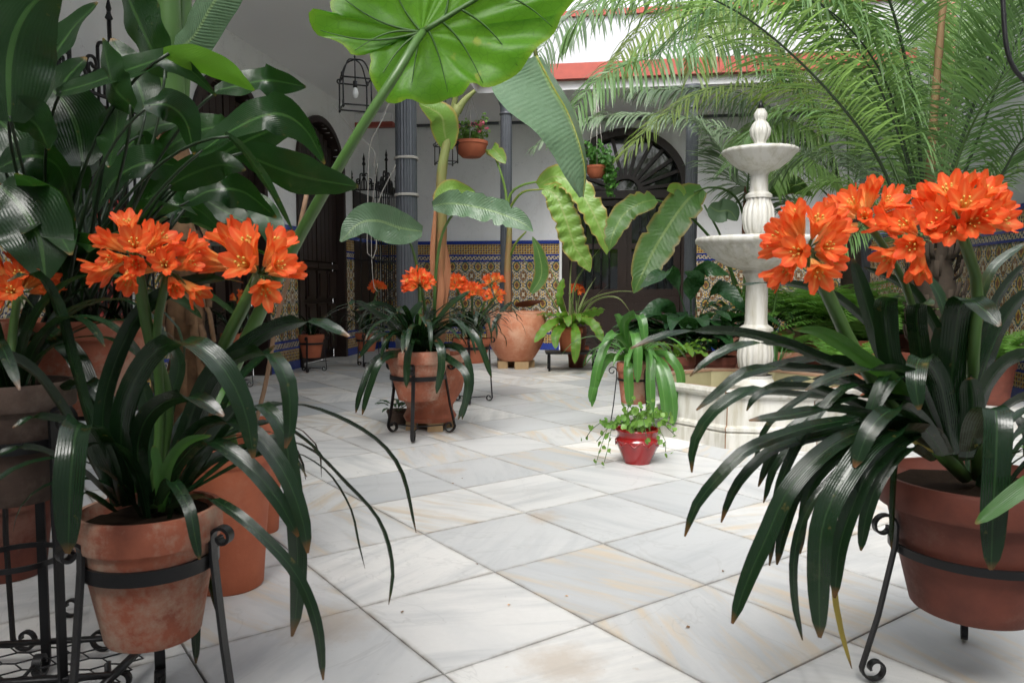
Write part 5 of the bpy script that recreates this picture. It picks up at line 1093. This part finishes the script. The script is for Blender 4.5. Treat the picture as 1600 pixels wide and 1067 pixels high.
def bend(p, f, ai):
    d = (p - C0); r = d.length; av = d.normalized() if r > 0 else d
    # blade arches away from the viewer towards its tip and the margins ripple
    return V((0, .55 * d.x * .35 - .25 * r * r + .012 * math.sin(ai * 1.7) * f * f, -.06 * r * r))
for i in range(NR + 1):
    f = (i / NR) ** .9; row = []
    for j, e in enumerate(oc):
        p = C0.lerp(e, f); rip = .05 * mnoise.noise(V((j * .22, f * 3, 1.3))) * f
        ribs = .0015 * abs(math.sin(j * .42)) * min(1, f * 2)
        row.append(p + bend(p, f, j * .35) + V((0, rip * .5 + ribs, 0)))
    rows.append(row)
mb.grid(rows); mb.build('leaf', m_alo, rt)
m_rib = leafmat('leaf_rib', (.03, .09, .012), (.05, .13, .02), (.08, .2, .02), .45, .2)
for q_, (ex, ey) in enumerate([(960, -150), (868, 36), (812, 102), (757, 132), (701, 149), (642, 156), (590, 140), (600, -55), (720, -145), (850, -195), (505, 58), (556, 90), (525, -5)]):
    E = P(ex, ey, 2.17); k = 14; rw = .0085 if q_ == 0 else .0042; pts = []
    side = 1 if q_ in (1, 2, 3, 4, 5, 6, 11) else -1
    org = C0 if q_ in (0, 5, 6, 7, 10, 11, 12) else C0.lerp(P(960, -150, 2.17), {1: .34, 2: .2, 3: .1, 4: .03, 8: .12, 9: .3}[q_])
    for i in range(k + 1):
        f = i / k * .96; p = org.lerp(E, f); cv = (P(700, 40, 2.17) - P(700, 0, 2.17)) * (-side * .35 * math.sin(math.pi * f) * (0 if q_ == 0 else 1)); p = p + cv; d = (p - C0).length
        pts.append(p + bend(p, 0, 0) + V((0, -.007, 0)))
    mb = MB(); mb.tube(pts, [rw * (1 - .8 * i / k) for i in range(k + 1)], 6); mb.build('leaf_rib', m_rib, rt)
mb = MB(); mb.tube(cat([V((c.x + .06, c.y + .02, hh - .05)), P(415, 600, 2.5), P(432, 500, 2.5), P(452, 430, 2.5), P(480, 300, 2.5)], 16), .0075, 6); mb.build('cane', m_stake, rt)
leaf(rt, 'young_leaf', pp([(365, 640, 2.3), (352, 600, 2.2), (345, 640, 2.15), (350, 668, 2.1)]), .05, m_cliviab, kind='lance', face=.8)
q = P(402, 448, 2.95); rt = thing('small_pot', (q.x, q.y, 0), 'terracotta pot with bare soil just behind the tall plain pot', 'pot'); pot(rt, V((q.x, q.y, 0)), .085, .06, base_z(656, 2.95), m_tcn)
# banana clump behind the aspidistra
q = on(285, 2.9); rt = thing('young_banana', (*q, 0), 'thick grey green banana stem with brown husk rising behind the broad dark leaves', 'banana plant'); pot(rt, V((*q, 0)), .2, .15, .3, m_tcd)
mb = MB(); mb.tube(cat([V((*q, .25)), P(292, 560, 2.9), P(283, 440, 2.85), P(272, 300, 2.8), P(268, 170, 2.75)], 24), [.075 + .012 * math.sin(i * 1.3) - .001 * i for i in range(25)], 14)
rg = random.Random(9)
for k in range(70):
    zz = rg.uniform(.35, 1.75); a = rg.uniform(3.2, 6.2); cx = V((*q, zz)).lerp(P(275, 300, 2.8), 0); b = cx + V((.075 * math.cos(a), .075 * math.sin(a), 0)); mb.bar([b, b + V((.03 * math.cos(a), .03 * math.sin(a), -.06)), b + V((.045 * math.cos(a), .045 * math.sin(a), -.17))], V((-math.sin(a), math.cos(a), 0)), .03, .004)
mb.build('husk_trunk', m_husk, rt)
for l_, w_, m in (([(268, 200, 2.72), (266, 120, 2.7), (264, 40, 2.68), (262, -60, 2.66)], .050, m_banag), ([(278, 180, 2.74), (284, 90, 2.74), (287, 0, 2.74), (288, -60, 2.74)], .035, m_stemg)):
    mb = MB(); mb.tube(cat(pp(l_), 16), [w_ * (1 - .3 * i / 16) for i in range(17)], 12); mb.build('leaf_stalk', m_stemg, rt)
leaf(rt, 'leaf', pp([(268, 80, 2.66), (300, 60, 2.6), (330, 10, 2.55), (370, -50, 2.5)]), .13, m_banag, kind='strap', face=.9, n=20, fold=.35)
# aspidistra
D = 2.05; q = P(112, 448, D); z1 = base_z(498, D); z0 = base_z(640, D); rr = 118 / FP * D; c = V((q.x, q.y, z0))
rt = thing('aspidistra', c, 'large aspidistra with broad dark glossy leaves in a wide terracotta pot at upper left', 'potted plant'); pot(rt, c, rr, rr * .7, z1 - z0, m_tc, rimh=.2, n=56)
tp = V((c.x, c.y, z1 - .03))
LV = [ # blade points (base..tip), width px, material, D offset
 ([(60, 190), (75, 110), (110, 50), (153, 4)], 74, 0), ([(15, 190), (15, 90), (40, 20), (95, -30)], 95, 0), ([(262, 112), (238, 80), (210, 20), (180, -50)], 78, 0), ([(88, 146), (150, 128), (205, 108), (262, 92), (300, 112), (338, 150)], 40, 0),
 ([(255, 82), (300, 92), (345, 108), (398, 142)], 34, 1), ([(335, 142), (375, 134), (420, 126), (478, 136)], 42, 0), ([(225, 165), (262, 165), (290, 190), (303, 242)], 46, 0), ([(222, 205), (232, 240), (250, 262), (268, 276)], 42, 0),
 ([(310, 240), (370, 200), (430, 178), (475, 200), (508, 256)], 54, 0), ([(315, 262), (370, 228), (420, 205), (480, 188)], 46, 0), ([(372, 236), (420, 258), (480, 278), (560, 292)], 56, 0), ([(262, 292), (300, 272), (345, 258), (384, 266)], 42, 0),
 ([(228, 345), (262, 322), (305, 325), (344, 358)], 46, 0), ([(290, 318), (330, 298), (380, 300), (432, 340)], 48, 0), ([(0, 262), (45, 244), (92, 262), (118, 345)], 66, 0), ([(10, 165), (35, 178), (60, 200), (76, 235)], 58, 0),
 ([(186, 160), (182, 200), (175, 240), (170, 262)], 56, 0), ([(210, 170), (180, 140), (170, 110), (160, 60)], 60, 0), ([(0, 290), (30, 320), (60, 370), (72, 440)], 90, 0), ([(352, 208), (385, 240), (425, 300), (458, 362)], 16, 0),
 ([(100, 230), (90, 180), (100, 130), (135, 90)], 70, 0), ([(130, 260), (120, 200), (100, 160), (70, 130)], 78, 0), ([(170, 290), (200, 230), (240, 200), (290, 190)], 62, 0), ([(240, 250), (280, 220), (330, 200), (380, 205)], 50, 0),
 ([(150, 330), (180, 280), (230, 255), (290, 262)], 60, 0), ([(120, 320), (100, 270), (60, 240), (20, 235)], 70, 0), ([(200, 330), (250, 300), (310, 285), (370, 290)], 52, 0), ([(230, 180), (215, 130), (190, 90), (175, 60)], 52, 0),
 ([(300, 300), (350, 330), (390, 350), (420, 362)], 30, 0), ([(60, 300), (40, 260), (10, 200), (-20, 180)], 80, 0), ([(380, 300), (410, 330), (430, 370), (440, 410)], 34, 0), ([(95, 330), (120, 290), (140, 240), (150, 190)], 70, 0)]
rg = random.Random(12)
for k, (l_, wp, mi) in enumerate(LV):
    dd = 1.95 + rg.uniform(-.22, .30) + (0 if k < 20 else .25); n = len(l_); s = rg.uniform(-.10, .10)
    pts = [P(x, y, dd + s * i / n) for i, (x, y) in enumerate(l_)]
    leaf(rt, 'leaf', pts, wp / FP * dd * 1.25, m_aspib if mi else m_aspid, kind='lance', face=.62, n=22, fold=.14, wave=.10, wf=2.5, seed=k, across=6, curl=-.05)
    b = tp + V((rg.uniform(-.10, .12), rg.uniform(-.08, .08), 0)); a = pts[0]; d0 = (pts[1] - pts[0]).normalized()
    L_ = (a - b).length; Cc = b.lerp(a, .7) + V((0, 0, .10 * L_)) - d0 * .12 * L_; e_ = a + d0 * .012; mb = MB(); mb.tube([b * (1 - f) ** 2 + Cc * 2 * f * (1 - f) + e_ * f * f for f in [i / 12 for i in range(13)]], [.005] * 6 + [.0038] * 7, 5); mb.build('petiole', m_stemd, rt)
for k in range(14):
    b = tp + V((rg.uniform(-.14, .16), rg.uniform(-.1, .1), 0)); e = P(rg.uniform(20, 300), rg.uniform(280, 340), 2.05 + rg.uniform(-.1, .2))
    mb = MB(); mb.tube([b, b.lerp(e, .5) + V((0, 0, .02)), e], .0045, 5); mb.build('petiole', m_stemd, rt)
ASP = leafset('leaf', m_aspid, .62, .095, 5, (60, 82), (-50, 10), kind='petlance', seed=71, fold=.12, wave=.1, n=16)
scatter(rt, 'leaf', ASP, tp, 24, 5, .1, .8, 1.25)
# its supporting rack and the lower pots
def rack(px, D, z, wpx, label):
    q = P(px, 448, D); w_ = wpx / 2 / FP * D; rt = thing('plant_rack', (q.x, q.y, 0), label, 'plant stand'); c = V((q.x, q.y, 0))
    for sx in (-1, 1):
        for s2 in (-1, 1):
            b = c + V((sx * w_, s2 * w_ * .8, 0)); mb = MB(); mb.bar([b + ZV * z, b + V((sx * .01, 0, z * .5))] + spiral(b + V((-sx * .03, 0, .035)), V((sx, 0, 0)), ZV, .034, .012, 0, -6.4 , 16), V((0, -1, 0)) , .012, .008); mb.build('leg', m_iron, rt, sharp=40)
    mb = MB(); cs = [c + V((x * w_, y * w_ * .8, z - .006)) for x, y in ((-1, -1), (1, -1), (1, 1), (-1, 1))]
    for k in range(4): mb.tube([cs[k], cs[(k + 1) % 4]], .008, 5)
    for k in range(1, 6): mb.tube([cs[0].lerp(cs[1], k / 6), cs[3].lerp(cs[2], k / 6)], .006, 5)
    mb.build('top_grid', m_iron, rt)
    mb = MB(); mb.tube([c + V((-w_, -w_ * .8, z * .35)), c + V((w_, w_ * .8, z * .35))], .005, 5); mb.tube([c + V((w_, -w_ * .8, z * .35)), c + V((-w_, w_ * .8, z * .35))], .005, 5); mb.build('cross_brace', m_iron, rt)
rack(112, 2.05, base_z(640, 2.05), 150, 'tall dark iron rack under the wide terracotta aspidistra pot')
D = 1.72; q = P(8, 448, D); z0 = base_z(782, D); z1 = base_z(596, D); c = V((q.x, q.y, z0)); rr = 92 / FP * D
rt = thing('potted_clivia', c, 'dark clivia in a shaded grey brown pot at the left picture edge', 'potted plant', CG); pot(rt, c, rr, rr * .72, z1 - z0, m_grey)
scatter(rt, 'leaf', CLM, V((c.x, c.y, z1 - .02)), 26, 91, .05, .75, .95)
umbel(rt, P(28, 462, 1.75), (.0, -.3, 1), 14, 44, ped=.032, size=.9, spread=1.5, stalk=[V((c.x, c.y, z1)), P(20, 520, 1.75)])
stand(c, rr * .872, base_z(690, D), rr * .95, [R(a) for a in (-20, 100, 220)], 'dark iron stand at the left picture edge under the shaded pot', s=.035, w=.026, t=.008)
q = P(-8, 448, 2.5); rt = thing('lower_pot', (q.x, q.y, 0), 'dark red clay pot low down at the left edge behind the stands', 'pot'); pot(rt, V((q.x, q.y, 0)), .15, .11, base_z(760, 2.5) , m_tcd)
q = P(8, 448, 1.75); bn = thing('low_iron_bench', (q.x, q.y, 0), 'low black iron bench with wire mesh base at the bottom left corner', 'bench'); c = V((q.x, q.y, 0))
mb = MB(); 
for s in (-1, 1): mb.bar([c + V((-.22, .10 * s, .06)), c + V((.24, .10 * s + .04, .07))], V((0, 1, 0)), .02, .008)
for s in (-1, 1): mb.bar([c + V((.24 * s, -.10, .065)), c + V((.24 * s, .12, .065))], V((1, 0, 0)), .02, .008)
mb.build('frame', m_iron, bn)
mb = MB()
for i in range(7):
    for j in range(4):
        h = c + V((-.20 + .065 * i, -.08 + .056 * j + (.028 if i % 2 else 0), .05)); mb.tube([h, h + V((.03, 0, 0))], .0022, 4); mb.tube([h + V((.03, 0, 0)), h + V((.065, .028, 0))], .0022, 4); mb.tube([h + V((.03, 0, 0)), h + V((.065, -.028, 0))], .0022, 4)
mb.build('wire_mesh', m_iron, bn)
for s in (-1, 1):
    mb = MB(); mb.bar([c + V((.20 * s, 0, .07))] + spiral(c + V((.20 * s + .03, 0, .032)), V((1, 0, 0)), ZV, .03, .01, math.pi, math.pi + 6, 14), V((0, -1, 0)), .018, .007); mb.build('leg', m_iron, bn)
# left clivia -------------------------------------------------------------
D = 1.62; q = P(222, 448, D); z0 = base_z(1004, D); z1 = base_z(796, D); rr = 108 / FP * D; c = V((q.x, q.y, z0))
rt = thing('potted_clivia', c, 'near left clivia with two orange flower heads in a lime stained terracotta pot', 'potted plant', CG); pot(rt, c, rr, rr * .66, z1 - z0, m_tcs, rimh=.24, n=64)
stand(c, rr * .892, base_z(878, D), rr * 1.25, [R(a) for a in (-128, -8, 112)], 'black iron stand with a curled top holding the near left clivia', s=.024, w=.030, t=.007)
mb = MB()
LA = [ # points with depth, width m, bright
 ([(200, 790, 1.62), (160, 700, 1.5), (126, 662, 1.4), (112, 730, 1.33), (106, 865, 1.33)], .066, 0),
 ([(180, 790, 1.68), (128, 620, 1.66), (85, 470, 1.64), (52, 428, 1.6), (12, 440, 1.57)], .055, 0),
 ([(190, 790, 1.6), (160, 650, 1.58), (205, 510, 1.56), (270, 452, 1.55), (330, 436, 1.55), (380, 442, 1.55)], .040, 0),
 ([(200, 790, 1.6), (190, 660, 1.52), (232, 560, 1.46), (290, 533, 1.42), (345, 570, 1.4), (382, 640, 1.4), (396, 716, 1.4)], .050, 0),
 ([(250, 790, 1.65), (300, 670, 1.62), (350, 575, 1.6), (420, 518, 1.58), (490, 503, 1.57), (546, 526, 1.56)], .050, 0),
 ([(250, 790, 1.62), (320, 600, 1.55), (375, 558, 1.5), (420, 552, 1.48), (450, 600, 1.46), (452, 680, 1.45), (446, 700, 1.45)], .042, 0),
 ([(245, 780, 1.6), (310, 670, 1.52), (385, 668, 1.48), (442, 735, 1.45), (472, 810, 1.44), (481, 864, 1.44)], .040, 0),
 ([(240, 780, 1.6), (310, 692, 1.5), (375, 716, 1.46), (430, 775, 1.44), (466, 838, 1.44)], .038, 0),
 ([(270, 780, 1.62), (370, 640, 1.55), (436, 660, 1.52), (456, 760, 1.5), (465, 870, 1.5), (463, 950, 1.5), (456, 994, 1.5)], .044, 0),
 ([(250, 800, 1.58), (310, 776, 1.5), (360, 796, 1.45), (415, 842, 1.43), (465, 900, 1.42), (495, 975, 1.42), (505, 1062, 1.42)], .026, 0),
 ([(290, 770, 1.65), (370, 655, 1.68), (460, 632, 1.7), (560, 668, 1.72), (622, 728, 1.72), (650, 832, 1.72)], .022, 0),
 ([(290, 770, 1.6), (400, 690, 1.6), (480, 700, 1.6), (540, 755, 1.6), (592, 815, 1.6), (612, 885, 1.6), (607, 944, 1.6)], .024, 0),
 ([(290, 770, 1.6), (420, 705, 1.58), (500, 728, 1.58), (545, 790, 1.58), (560, 850, 1.58), (570, 888, 1.58)], .015, 0),
 ([(245, 790, 1.55), (266, 752, 1.46), (294, 790, 1.4), (305, 840, 1.38), (312, 874, 1.38)], .026, 0),
 ([(255, 790, 1.62), (300, 820, 1.72), (303, 920, 1.74), (306, 1036, 1.72)], .032, 0),
 ([(270, 790, 1.62), (310, 840, 1.68), (328, 920, 1.68), (352, 996, 1.66)], .026, 0),
 ([(252, 800, 1.56), (262, 730, 1.5), (290, 692, 1.46), (330, 680, 1.43)], .024, 1), ([(252, 795, 1.55), (247, 740, 1.52), (240, 696, 1.5)], .024, 1), ([(212, 770, 1.6), (208, 710, 1.58), (205, 664, 1.56)], .028, 1),
 ([(190, 790, 1.58), (165, 700, 1.5), (110, 662, 1.45), (55, 652, 1.42), (20, 668, 1.4)], .034, 0),
 ([(180, 790, 1.6), (120, 680, 1.55), (60, 590, 1.52), (0, 555, 1.5), (-60, 560, 1.48)], .056, 0),
 ([(185, 790, 1.62), (150, 640, 1.7), (120, 560, 1.75), (70, 520, 1.78), (20, 540, 1.8)], .05, 0), ([(235, 790, 1.66), (262, 640, 1.7), (280, 570, 1.72), (262, 530, 1.74)], .045, 0), ([(225, 790, 1.66), (232, 660, 1.7), (222, 590, 1.72)], .045, 0),
 ([(200, 790, 1.64), (180, 660, 1.66), (140, 600, 1.68), (90, 610, 1.7)], .045, 0), ([(260, 790, 1.66), (330, 720, 1.75), (400, 700, 1.8), (450, 690, 1.82)], .04, 0), ([(210, 790, 1.6), (190, 720, 1.6), (170, 680, 1.6)], .045, 0), ([(270, 790, 1.66), (340, 690, 1.7), (420, 660, 1.72), (480, 690, 1.74), (515, 730, 1.75)], .02, 0),
 ([(230, 790, 1.6), (215, 700, 1.56), (240, 640, 1.5), (300, 620, 1.46), (350, 650, 1.44)], .046, 0), ([(260, 790, 1.62), (320, 700, 1.6), (370, 600, 1.6), (430, 540, 1.6)], .042, 0),
 ([(185, 790, 1.56), (120, 730, 1.5), (50, 700, 1.45), (-10, 710, 1.42)], .03, 0), ([(180, 800, 1.55), (130, 770, 1.47), (100, 800, 1.44)], .03, 0)]
for k, (l_, w_, br) in enumerate(LA): leaf(rt, 'leaf', pp(l_), w_ * .86, m_cliviab if br else m_clivia, face=.48, fold=.22, n=22, seed=k + 100, wave=.03, across=6)
scatter(rt, 'leaf', CLM, V((c.x, c.y, z1 - .02)), 9, 93, .06, .6, .8)
umbel(rt, P(212, 402, 1.50), (-.15, -.55, .75), 15, 301, ped=.030, size=.86, spread=1.75, stalk=[V((c.x, c.y, z1)), P(262, 640, 1.62), P(232, 520, 1.56)], sr=.012)
umbel(rt, P(262, 425, 1.53), (.35, -.5, .3), 8, 302, ped=.028, size=.84, spread=1.4, stalk=[V((c.x + .01, c.y, z1)), P(250, 640, 1.6), P(245, 520, 1.56)], sr=.009)
umbel(rt, P(405, 428, 1.60), (.35, -.35, .65), 8, 303, ped=.030, size=1.1, spread=1.35, stalk=[V((c.x + .02, c.y, z1)), P(310, 640, 1.66), P(350, 540, 1.63), P(385, 470, 1.61)], sr=.014)
umbel(rt, P(398, 424, 1.62), (-.85, -.2, .45), 3, 304, ped=.045, size=1.2, spread=.6)
# right clivia --------------------------------------------------------------
D = 1.80; q = P(1540, 448, D); z0 = base_z(960, D); z1 = base_z(748, D); rr = 145 / FP * D; c = V((q.x, q.y, z0))
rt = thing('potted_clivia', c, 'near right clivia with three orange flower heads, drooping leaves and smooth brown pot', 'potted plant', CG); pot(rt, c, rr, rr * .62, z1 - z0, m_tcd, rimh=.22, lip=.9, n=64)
stand(c, rr * .83, base_z(862, D), rr * 1.22, [R(a) for a in (-178, -72, 62)], 'black iron stand with curled feet holding the near right clivia', s=.032, w=.020, t=.006, stretch=False)
LR = [
 ([(1480, 710, 1.7), (1380, 600, 1.6), (1287, 561, 1.52), (1225, 536, 1.48), (1162, 521, 1.45), (1100, 517, 1.43), (1037, 524, 1.42), (985, 545, 1.42)], .034, 0),
 ([(1480, 710, 1.7), (1330, 592, 1.6), (1240, 542, 1.54), (1194, 536, 1.52), (1147, 542, 1.5), (1109, 561, 1.5), (1078, 588, 1.5)], .030, 0),
 ([(1470, 710, 1.7), (1400, 640, 1.62), (1303, 583, 1.55), (1256, 577, 1.52), (1209, 574, 1.5), (1162, 583, 1.48), (1125, 611, 1.48), (1088, 641, 1.48)], .034, 0),
 ([(1470, 710, 1.68), (1400, 660, 1.6), (1287, 611, 1.52), (1240, 605, 1.5), (1178, 608, 1.47), (1131, 630, 1.46), (1100, 661, 1.46), (1083, 699, 1.46), (1081, 738, 1.46)], .034, 0),
 ([(1470, 710, 1.66), (1378, 657, 1.55), (1295, 661, 1.48), (1225, 679, 1.45), (1164, 705, 1.43), (1124, 744, 1.42), (1089, 788, 1.42), (1070, 838, 1.42)], .032, 0),
 ([(1470, 710, 1.68), (1400, 660, 1.6), (1277, 683, 1.5), (1212, 700, 1.48), (1168, 736, 1.46), (1142, 775, 1.46), (1127, 816, 1.46)], .028, 0),
 ([(1480, 710, 1.64), (1440, 682, 1.58), (1365, 670, 1.5), (1295, 700, 1.46), (1234, 762, 1.43), (1199, 836, 1.42), (1168, 906, 1.42), (1144, 974, 1.42)], .046, 0),
 ([(1470, 710, 1.66), (1380, 660, 1.58), (1295, 705, 1.52), (1247, 766, 1.5), (1225, 827, 1.5), (1214, 882, 1.5)], .034, 0),
 ([(1480, 710, 1.62), (1440, 676, 1.56), (1365, 687, 1.5), (1312, 735, 1.47), (1264, 792, 1.45), (1242, 862, 1.45), (1242, 937, 1.45), (1254, 1000, 1.45)], .022, 0),
 ([(1480, 710, 1.6), (1450, 675, 1.54), (1374, 683, 1.46), (1321, 744, 1.42), (1286, 819, 1.4), (1280, 906, 1.4), (1281, 996, 1.4)], .056, 0),
 ([(1480, 710, 1.62), (1430, 680, 1.56), (1365, 727, 1.48), (1334, 788, 1.46), (1312, 854, 1.45), (1304, 934, 1.45)], .040, 0),
 ([(1470, 710, 1.66), (1400, 690, 1.6), (1340, 780, 1.56), (1306, 900, 1.55), (1312, 972, 1.55), (1331, 1044, 1.55)], .016, 2),
 ([(1510, 720, 1.62), (1530, 655, 1.5), (1555, 640, 1.43), (1557, 700, 1.40), (1552, 790, 1.40), (1548, 890, 1.40)], .062, 0),
 ([(1600, 700, 1.6), (1660, 690, 1.45), (1640, 730, 1.38), (1590, 768, 1.36), (1524, 818, 1.36)], .040, 1),
 ([(1460, 710, 1.7), (1425, 640, 1.68), (1379, 554, 1.66), (1352, 469, 1.64), (1332, 404, 1.62)], .044, 0),
 ([(1450, 710, 1.68), (1410, 630, 1.62), (1390, 554, 1.58), (1384, 490, 1.55), (1387, 468, 1.52), (1402, 466, 1.45)], .056, 0),
 ([(1470, 710, 1.7), (1450, 620, 1.66), (1437, 540, 1.62), (1432, 486, 1.58), (1442, 474, 1.52), (1456, 478, 1.46)], .05, 0),
 ([(1490, 710, 1.7), (1510, 580, 1.7), (1530, 470, 1.7), (1555, 415, 1.7), (1605, 378, 1.7)], .03, 0),
 ([(1500, 710, 1.7), (1525, 610, 1.68), (1548, 500, 1.66), (1570, 450, 1.64), (1605, 408, 1.62)], .04, 0),
 ([(1480, 710, 1.66), (1488, 580, 1.6), (1502, 475, 1.55), (1530, 478, 1.48), (1562, 510, 1.44)], .070, 0), ([(1500, 710, 1.66), (1530, 600, 1.6), (1570, 500, 1.58), (1610, 450, 1.56)], .06, 0),
 ([(1470, 710, 1.68), (1420, 630, 1.6), (1386, 590, 1.54), (1339, 555, 1.5), (1285, 521, 1.46), (1240, 515, 1.44)], .045, 1),
 ([(1480, 710, 1.74), (1400, 555, 1.74), (1319, 473, 1.74), (1275, 452, 1.74), (1217, 442, 1.74), (1150, 446, 1.74)], .030, 0),
 ([(1490, 710, 1.74), (1480, 560, 1.72), (1437, 469, 1.7), (1400, 439, 1.7), (1350, 418, 1.7)], .03, 0),
 ([(1480, 710, 1.6), (1440, 610, 1.5), (1420, 580, 1.45), (1352, 577, 1.4), (1302, 587, 1.38), (1258, 610, 1.37)], .028, 0),
 ([(1475, 710, 1.62), (1420, 665, 1.52), (1356, 648, 1.46), (1295, 639, 1.42), (1225, 650, 1.4), (1170, 657, 1.4)], .034, 0),
 ([(1480, 710, 1.66), (1440, 640, 1.6), (1380, 620, 1.55), (1310, 625, 1.52), (1250, 660, 1.5), (1212, 700, 1.5), (1185, 760, 1.5)], .03, 0),
 ([(1480, 710, 1.7), (1430, 620, 1.66), (1360, 575, 1.62), (1290, 560, 1.6), (1200, 575, 1.58), (1130, 600, 1.57)], .03, 0),
 ([(1460, 720, 1.62), (1420, 700, 1.55), (1380, 740, 1.52), (1355, 800, 1.5), (1345, 860, 1.5)], .032, 0),
 ([(1490, 710, 1.6), (1470, 600, 1.52), (1440, 560, 1.48), (1430, 590, 1.44), (1436, 640, 1.43)], .048, 0),
 ([(1510, 710, 1.62), (1540, 610, 1.56), (1585, 560, 1.52), (1640, 560, 1.5)], .055, 0), ([(1520, 710, 1.64), (1570, 640, 1.6), (1620, 620, 1.58), (1680, 650, 1.56)], .045, 0),
 ([(1480, 710, 1.7), (1460, 600, 1.7), (1475, 520, 1.7), (1500, 470, 1.7)], .05, 0), ([(1500, 710, 1.72), (1490, 560, 1.74), (1470, 470, 1.76), (1440, 420, 1.78)], .045, 0), ([(1470, 710, 1.64), (1455, 640, 1.6), (1440, 600, 1.58)], .05, 0), ([(1510, 715, 1.6), (1520, 640, 1.55), (1515, 590, 1.52)], .055, 0),
 ([(1475, 712, 1.58), (1430, 650, 1.5), (1395, 640, 1.46), (1360, 670, 1.43), (1335, 730, 1.42)], .045, 0)]
rg = random.Random(77)
for k in range(16):
    ex = rg.uniform(1130, 1400); ey = rg.uniform(640, 930) if ex > 1180 else rg.uniform(600, 760); d0 = rg.uniform(1.45, 1.75); tx = ex + (1480 - ex) * rg.uniform(.30, .5); ty = rg.uniform(575, 680)
    LR.append(([(1475, 712, 1.68), (1475 + (tx - 1475) * .45, 640 + rg.uniform(-20, 20), (1.68 + d0) / 2), (tx, ty, d0 + .03), (ex + (tx - ex) * .22, ty + (ey - ty) * .45, d0), (ex, ey, d0)], rg.uniform(.018, .032), 0))
for k, (l_, w_, br) in enumerate(LR): leaf(rt, 'leaf', pp(l_), w_ * .80, (m_clivia, m_cliviab, m_cliviay)[br], face=.48, fold=.22, n=24, seed=k + 200, wave=.03, across=6)
scatter(rt, 'leaf', CLM, V((c.x, c.y, z1 - .02)), 14, 94, .07, .6, .8, az=(-1.9, 1.6))
b0 = V((c.x - .03, c.y, z1))
umbel(rt, P(1262, 392, 1.46), (-.45, -.35, .55), 16, 401, ped=.032, size=.9, spread=1.7, stalk=[b0, P(1400, 640, 1.6), P(1339, 554, 1.54), P(1302, 479, 1.5)], sr=.013)
umbel(rt, P(1352, 345, 1.62), (-.15, -.4, .6), 12, 402, ped=.026, size=.9, spread=1.6, stalk=[b0, P(1450, 600, 1.7), P(1423, 469, 1.68), P(1390, 400, 1.65)], sr=.008)
umbel(rt, P(1498, 352, 1.52), (-.12, -.35, .85), 19, 403, ped=.036, size=.94, spread=1.5, stalk=[b0 + V((.03, 0, 0)), P(1520, 580, 1.6), P(1528, 459, 1.56), P(1514, 400, 1.54)], sr=.011)
umbel(rt, P(1440, 372, 1.54), (-.7, -.5, -.1), 6, 404, ped=.030, size=.95, spread=1.1)
# loose petals and dry bits on the slabs
for k, (x, y) in enumerate([(708, 756), (722, 748), (885, 932), (795, 946), (628, 957), (1075, 981), (1130, 893), (745, 882)]):
    g = G(x, y); mb = MB(); a = k * 1.1; mb.v += [(g.x + .005 * math.cos(a + j * 1.2566) * (1 + .4 * (j % 2)), g.y + .005 * math.sin(a + j * 1.2566), .0025 + .002 * (j % 3)) for j in range(5)]; mb.face([0, 1, 2, 3, 4])
    tag(mb.build('fallen_petal', m_petal if k in (2, 3) else m_husk), ['curled dry brown flake beside the grey veined slab', 'second dry flake near the pale slab', 'tiny orange petal on the front middle slab', 'small orange petal fallen left of the front slab centre', 'dry speck at a slab corner on the left', 'dry speck on the slab at lower right of centre', 'dry speck below the drooping right leaves', 'dry speck along the slab joint in the middle'][k], 'fallen petal', 'bits fallen on the floor')
cw = on(1590, 3.2); rt = thing('hanging_hook', (cw[0], cw[1], 2.1), 'thin black curved hook hanging at the top right corner', 'hook')
mb = MB(); mb.tube(cat(pp([(1565, -60, 3.2), (1568, 20, 3.2), (1574, 80, 3.2), (1590, 115, 3.2), (1620, 140, 3.2)]), 20), .009, 6); mb.build('rod', m_iron, rt)
